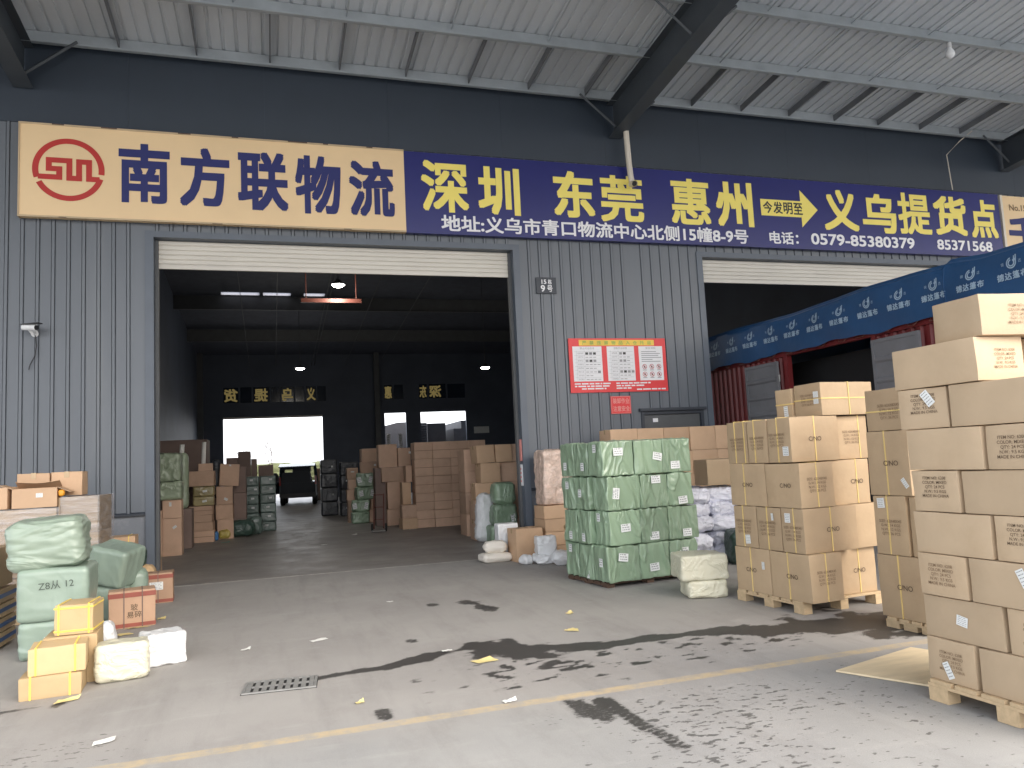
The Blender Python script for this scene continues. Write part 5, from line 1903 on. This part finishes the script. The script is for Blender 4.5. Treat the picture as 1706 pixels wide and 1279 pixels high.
for lab, x0, x1, y0, z0, z1, m_, yw in (
        ('topmost left carton, tilted, of the stack inside the right jamb', 4.05, 4.43, 2.9, 1.575, 1.94, 'card_orange', 3),
        ('topmost right carton of the stack inside the right jamb', 4.45, 4.80, 2.9, 1.575, 1.94, 'card_orange', 2),
        ('topmost rear carton against the wall inside the right jamb', 4.82, 5.15, 2.95, 1.575, 1.94, 'card_brown', 0),
        ('fourth layer carton of the stack inside the right jamb', 4.12, 4.54, 2.9, 1.165, 1.57, 'card_orange', 0),
        ('fourth layer right carton of the stack inside the right jamb', 4.56, 4.95, 3.0, 1.165, 1.57, 'card_brown', 0),
        ('third layer carton of the stack inside the right jamb', 4.00, 4.40, 2.9, .815, 1.16, 'card_orange', -2),
        ('third layer right carton of the stack inside the right jamb', 4.42, 4.95, 3.0, .815, 1.16, 'card_brown', 0),
        ('second layer carton behind the white sack inside the right jamb', 3.98, 4.40, 2.95, .41, .81, 'card_brown', 0),
        ('second layer right carton behind the green roll', 4.42, 4.95, 3.0, .41, .81, 'card_brown', 0),
        ('bottom carton behind the white sack inside the right jamb', 3.97, 4.40, 2.95, 0, .405, 'card_brown', 0),
        ('bottom right carton behind the green roll', 4.42, 4.95, 3.0, 0, .405, 'card_brown', 0)):
    o = carton(lab, GJ, (x0, x1), (y0, y0 + .45), (z0, z1), m=m_, yaw=yw, tape='x')
    if 'tilted' in lab:
        o.rotation_euler.y = RAD(-3)
for k in range(4):
    carton('shaded brown carton, %s of the column behind the right jamb stack' % ['lowest', 'second', 'third', 'topmost'][k], GJ, (4.05, 4.55), (4.0, 4.6), (.47 * k, .47 * k + .466), m='card_brown')
soft('white_sack', 'tall slumped white sack leaning on the cartons inside the right jamb', 'sack', None, (3.88, 4.22), (2.48, 2.8), (0, .98), 'white_plastic', n=24, r=.14, amp=.02, fold='x', lump=.08, slump=.25, tilt=(-3, 5))
soft('green_roll', 'upper glossy green roll inside the right jamb', 'bundle', 'green rolls inside the right jamb', (4.17, 4.62), (2.08, 2.5), (.745, 1.18), 'wrap_green', n=22, r=.12, amp=.014, fold='h', lump=.03)
soft('green_roll', 'middle glossy green roll with white ticket inside the right jamb', 'bundle', 'green rolls inside the right jamb', (4.14, 4.62), (2.08, 2.5), (.335, .745), 'wrap_green', n=22, r=.08, amp=.018, fold='x', lump=.03, labels=[('-y', .09, .14, .14, -.06, 8)])
soft('green_roll', 'lowest green roll on the floor inside the right jamb', 'bundle', 'green rolls inside the right jamb', (4.06, 4.62), (2.08, 2.5), (0, .34), 'wrap_green', n=18, r=.06, amp=.012, fold='v', lump=.03)
GK = 'dark wrapped stacks inside near the van'
for k in range(4):
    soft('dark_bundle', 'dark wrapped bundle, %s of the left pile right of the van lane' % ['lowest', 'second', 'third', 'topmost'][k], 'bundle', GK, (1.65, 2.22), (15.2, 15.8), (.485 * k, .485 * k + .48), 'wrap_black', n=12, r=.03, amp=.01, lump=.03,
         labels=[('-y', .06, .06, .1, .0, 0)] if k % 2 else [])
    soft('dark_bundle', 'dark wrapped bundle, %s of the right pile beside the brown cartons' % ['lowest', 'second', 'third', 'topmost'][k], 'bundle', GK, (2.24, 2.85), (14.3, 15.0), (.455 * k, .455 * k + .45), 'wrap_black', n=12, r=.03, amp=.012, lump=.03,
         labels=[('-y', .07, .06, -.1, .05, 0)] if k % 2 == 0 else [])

# ------------------------------------------------------------------ van at the rear doorway
vn = thing('minivan', 'dark minivan with raised tailgate parked in the rear doorway', 'van', (1.18, 25.0, 0), RAD(-4))
prof = [(0, .42), (4.3, .42), (4.35, .75), (4.2, .92), (3.45, 1.08), (0, 1.06)]
b = MB()
for x0, x1 in ((-.84, -.79), (.79, .84)):
    b.prism(prof, lambda a, c, d: (d, a, c), x0, x1)
b.prism([(3.0, .42), (4.34, .42), (4.35, .75), (4.2, .92), (3.45, 1.08), (3.0, 1.0)], lambda a, c, d: (d, a, c), -.789, .789)
b.box(-.789, .789, 0, 3.0, .42, .52)
b.box(-.80, .80, .0, 2.75, 1.84, 1.90)
for x in (-1, 1):
    for (y0, zb), (y1, zt) in (((.02, 1.06), (.06, 1.84)), ((1.15, 1.06), (1.1, 1.84)), ((2.25, 1.06), (2.1, 1.84)), ((3.45, 1.08), (2.72, 1.84))):
        b.tube([(x * .815, y0 + .04, zb), (x * .76, y1 + .04, zt)], .05, 6)
obj('body', b, 'van_paint', vn)
b = MB()
for x in (-1, 1):
    for y0, y1 in ((.12, 1.1), (1.22, 2.15), (2.32, 2.8)):
        b.face([(x * .805, y0, 1.07), (x * .805, y1, 1.07), (x * .765, y1 - .05, 1.83), (x * .765, y0, 1.83)])
obj('side_window', b, 'stretch_film', vn)
b = MB()
b.face([(-.78, 3.43, 1.09), (.78, 3.43, 1.09), (.72, 2.76, 1.83), (-.72, 2.76, 1.83)])
obj('windscreen', b, 'stretch_film', vn)
b = MB()
b.box(-.78, .78, .10, 2.4, .53, 1.06)
b.prism([(-.78, 1.061), (.62, 1.061), (.52, 1.55), (-.70, 1.55)], lambda a, c, d: (a, d, c), .12, 2.3)
b.prism([(-.24, 1.551), (.56, 1.551), (.54, 1.838), (-.22, 1.838)], lambda a, c, d: (a, d, c), .12, 2.3)
b.prism([(-.73, 1.68), (-.2405, 1.68), (-.2405, 1.838), (-.70, 1.838)], lambda a, c, d: (a, d, c), .12, 2.3)
obj('dark_filling', b, 'van_dark', vn)
b = MB()
b.box(-.80, .80, -.06, -.001, .36, .56)
obj('rear_bumper', b, 'black_plastic', vn)
rt = Matrix.Translation((0, .0, 1.90)) @ Matrix.Rotation(RAD(8), 4, 'X')
b = MB()
b.box(-.80, .80, -.95, .0, .0, .05, rot=rt)
o = obj('tailgate', b, 'van_paint', vn)
b = MB()
b.box(-.62, .62, -.55, -.1, -.006, -.001, rot=rt)
obj('rear_window', b, 'van_glass', o)
for x in (-1, 1):
    b = MB()
    b.box(min(x * .76, x * .845), max(x * .76, x * .845), -.03, .06, .95, 1.35)
    obj('tail_lamp', b, 'tail_red', vn)
    for y in (.75, 3.45):
        b = MB()
        b.tube([(x * .62, y, .32), (x * .66, y, .32), (x * .80, y, .32), (x * .84, y, .32)], [.28, .32, .32, .28], 22)
        wv = obj('wheel', b.mesh('wheel', 40), 'rubber', vn)
        b = MB()
        b.tube([(x * .845, y, .32), (x * .85, y, .32)], .19, 16)
        obj('rim', b, 'steel', wv)
b = MB()
b.prism([(2.35, .5), (3.3, .5), (3.3, 1.05), (2.6, 1.55), (2.35, 1.55)], lambda a, c, d: (-.86 - (3.3 - a) * .35 - d, a, c), 0, .05)
o = obj('front_door', b, 'van_paint', vn)
b = MB()
b.box(-1.35, -1.22, 2.95, 3.0, 1.0, 1.16)
obj('mirror', b, 'black_plastic', o)

# behind the rear doors
t = thing('parked_truck', 'dark box truck with open louvred door behind the right rear doorway', 'truck', (8.9, 34.0, 0))
b = MB()
b.box(.35, 1.50, .4, 6.5, 1.1, 4.12)
obj('box_body', b, 'far_grey', t)
b = MB()
b.box(-.30, .30, .30, .36, 1.1, 4.16)
for k in range(21):
    z = 1.15 + k * .14
    b.prism([(.2995, z), (.25, z + .02), (.2995, z + .10)], lambda a, c, d: (d, a, c), -.28, .28)
obj('louvred_door', b, 'far_grey', t)
b = MB()
b.box(.4, 1.45, 6.6, 8.4, .7, 3.2)
obj('cab', b, 'far_grey', t)
for x in (.38, 1.15):
    for y in (1.6, 2.8, 7.6):
        b = MB()
        b.tube([(x, y, .5), (x + .28, y, .5)], .5, 18)
        obj('wheel', b, 'rubber', t)
b = MB()
b.prism([(10.95, 0), (13.5, 0), (13.5, 4.25), (11.45, 4.25), (11.45, 3.75), (10.95, 3.75)], lambda a, c, d: (a, d, c), 34.6, 40)
tag(obj('container', b, 'far_grey'), 'dark container standing right of the louvred truck behind the hall', 'container')
b = MB()
b.prism([(5.6, 0), (9.0, 0), (9.0, 4.45), (8.0, 4.45), (5.6, 3.9)], lambda a, c, d: (a, d, c), 38, 44)
tag(obj('shed', b, 'far_grey'), 'low dark shed seen through the narrow rear doorway', 'shed')
for i, x in enumerate((6.52, 7.22)):
    b = MB()
    b.box(x, x + .22, YR - .06, YR - .03, 2.6, 3.5)
    r = random.Random(i)
    for k in range(8):
        b.box(x + .04, x + .04 + .14 * r.uniform(.5, 1), YR - .064, YR - .0601, 2.66 + .1 * k, 2.72 + .1 * k, 1)
    tag(obj('door_banner', b, ['paper', 'grey_print']), 'white upright notice strip hung in the narrow rear doorway, %s one' % ['left', 'right'][i], 'notice', 'notice strips in the rear doorway')
carton('dark crate beside the van at the rear doorway', None, (2.15, 2.78), (30, 30.6), (0, 1.03), m='card_dark', cat='crate', name='crate')
carton('reddish crate on the dark crate beside the van', None, (2.22, 2.74), (30, 30.5), (1.035, 1.68), m='card_red', cat='crate', name='crate')


def bare_tree(label, X, Y, H, seed):
    t = thing('bare_tree', label, 'tree', (X, Y, 0), 0, 'bare trees beyond the rear doorway')
    r = random.Random(seed)
    b = MB()
    b.tube([(0, 0, 0), (.03, 0, H * .25), (.05, 0, H * .45)], [.09, .07, .055], 8)
    obj('trunk', b, 'bark', t)
    b = MB()

    def grow(p, d, L, rad, lev):
        q = p + d * L * .5 + Vector((r.uniform(-.05, .05) * L, 0, 0))
        e = p + d * L + Vector((r.uniform(-.08, .08) * L, r.uniform(-.08, .08) * L, 0))
        b.tube([p, q, e], [rad, rad * .8, rad * .6], 5, cap=False)
        if lev == 0:
            return
        for k in range(3):
            nd = (d + Vector((r.uniform(-.55, .55), r.uniform(-.55, .55), r.uniform(.0, .35)))).normalized()
            grow(p + (e - p) * r.uniform(.5, 1), nd, L * r.uniform(.55, .8), rad * .55, lev - 1)
    for k in range(3):
        grow(Vector((.04, 0, H * (.25 + .09 * k))), Vector((r.uniform(-.45, .45), r.uniform(-.3, .3), 1)).normalized(), H * .3, .042, 3)
    obj('branches', b, 'bark', t)


bare_tree('bare tree in the middle of the rear doorway', .05, 60, 5.2, 3)
bare_tree('smaller fainter bare tree at the left of the rear doorway', -2.7, 68, 4.4, 5)
tag(obj('scrub', soft_mesh(34, 2.2, 2.3, 5, n=22, r=.8, amp=.3, fold='x', lump=.2, freq=3), 'scrub', loc=(-4, 72, 0)), 'band of dry yellowish scrub beyond the rear doorway', 'scrub', kind='stuff')

# ------------------------------------------------------------------ drain grate, plywood, paper scraps
t = thing('drain_grate', 'rectangular slotted iron drain grate let into the ground', 'drain', (.04, -6.28, 0), RAD(-5))
b = MB()
b.box(-.27, .27, -.165, .165, .0015, .003)
obj('pit_shade', b, 'black_inside', t)  # flat black plate, stands in for the shade below the grate
b = MB()
L_, W_ = .245, .14
b.box(-L_ - .02, L_ + .02, -W_ - .02, -W_, .0035, .014)
b.box(-L_ - .02, L_ + .02, W_, W_ + .02, .0035, .014)
b.box(-L_ - .02, -L_, -W_ + .0001, W_ - .0001, .0035, .014)
b.box(L_, L_ + .02, -W_ + .0001, W_ - .0001, .0035, .014)
b.box(-L_ + .0001, L_ - .0001, -.012, .012, .0035, .0135)
for k in range(9):
    x = -L_ + .02 + (2 * L_ - .04) * k / 8
    for y0, y1 in ((-W_ + .0001, -.0121), (.0121, W_ - .0001)):
        b.box(x - .017, x + .017, y0, y1, .0035, .0133)
obj('grate', b, 'iron', t)
b = MB()
pts = [(3.77, -7.85), (4.68, -7.60), (4.95, -8.3), (4.09, -8.47)]
b.prism([(a, c) for a, c in pts], lambda a, c, d: (a, c, d), .004, .016)
tag(obj('plywood_sheet', b, 'plywood'), 'pale plywood sheet lying on the ground before the nearest stack', 'plywood sheet')
scr = [(.40, -4.85, .14, .05, 25, 'white', 'long white scrap in the middle of the empty lane'), (2.91, -4.94, .07, .06, 30, 'yellow', 'small yellow scrap between stain and green pallet'),
       (2.65, -5.67, .09, .10, 50, 'yellow', 'crumpled yellow scrap just above the wet stain'), (1.61, -6.35, .15, .07, 5, 'yellow', 'yellow card lying on the wet stain'),
       (1.41, -5.87, .08, .04, 10, 'white', 'white ticket on the left part of the wet stain'), (-1.46, -5.94, .13, .07, 12, 'yellow', 'yellow card in front of the strapped yellow cartons'),
       (-1.49, -3.5, .13, .08, 20, 'yellow', 'yellow scrap below the red edged carton'), (-1.22, -2.75, .08, .07, -15, 'yellow', 'yellow scrap at the right foot of the red edged carton'),
       (-1.40, -3.18, .20, .04, 8, 'yellow', 'flat brown strip under the red edged carton'), (-.25, -4.9, .07, .04, 0, 'white', 'small white scrap left of the long white scrap'),
       (1.32, -3.18, .06, .05, 20, 'white', 'tiny white scrap near the threshold'), (1.49, -7.44, .08, .04, 4, 'white', 'white scrap beside the faded yellow line'),
       (-1.01, -7.06, .11, .06, 24, 'white', 'white scrap near the bottom left corner'), (.55, -7.0, .05, .03, 10, 'yellow', 'tiny yellow scrap below the drain grate'),
       (1.05, 4.57, .10, .07, 0, 'white', 'white scrap on the hall floor in the middle'), (-1.06, 7.1, .17, .10, 10, 'teal', 'teal rag on the hall floor by the yellow bag'),
       (3.35, 6.84, .16, .06, 5, 'white', 'pale scrap at the foot of the big carton wall'), (1.88, 6.56, .12, .06, 0, 'white', 'pale scrap beside the hand truck')]
for i, (x, y, sx_, sy_, rz_, c, lab) in enumerate(scr):
    r = random.Random(i + 50)
    b = MB()
    n = 5
    P = {}
    sc_ = 1.15
    for a in range(n + 1):
        for q in range(n + 1):
            u, v = a / n - .5, q / n - .5
            z = .005 + .014 * abs(noise.noise(Vector((u * 2.2 + i * 3.1, v * 2.2, i)))) + (.03 * max(0, u + v - .35) if i % 2 else 0)
            sk = .25 * math.sin(i * 1.7)
            P[a, q] = len(b.v)
            b.v.append((sc_ * sx_ * (u + sk * v), sc_ * sy_ * 1.25 * v * (1 - .3 * (u + .5) * (i % 3)), z))
    for a in range(n):
        for q in range(n):
            b.f.append((P[a, q], P[a + 1, q], P[a + 1, q + 1], P[a, q + 1]))
            b.m.append(0)
    o = obj('paper_scrap', b.mesh('paper_scrap', 60), 'teal' if c == 'teal' else 'paper_' + c, loc=(x, y, .001), rz=RAD(rz_))
    tag(o, lab, 'paper scrap', 'paper scraps on the ground')
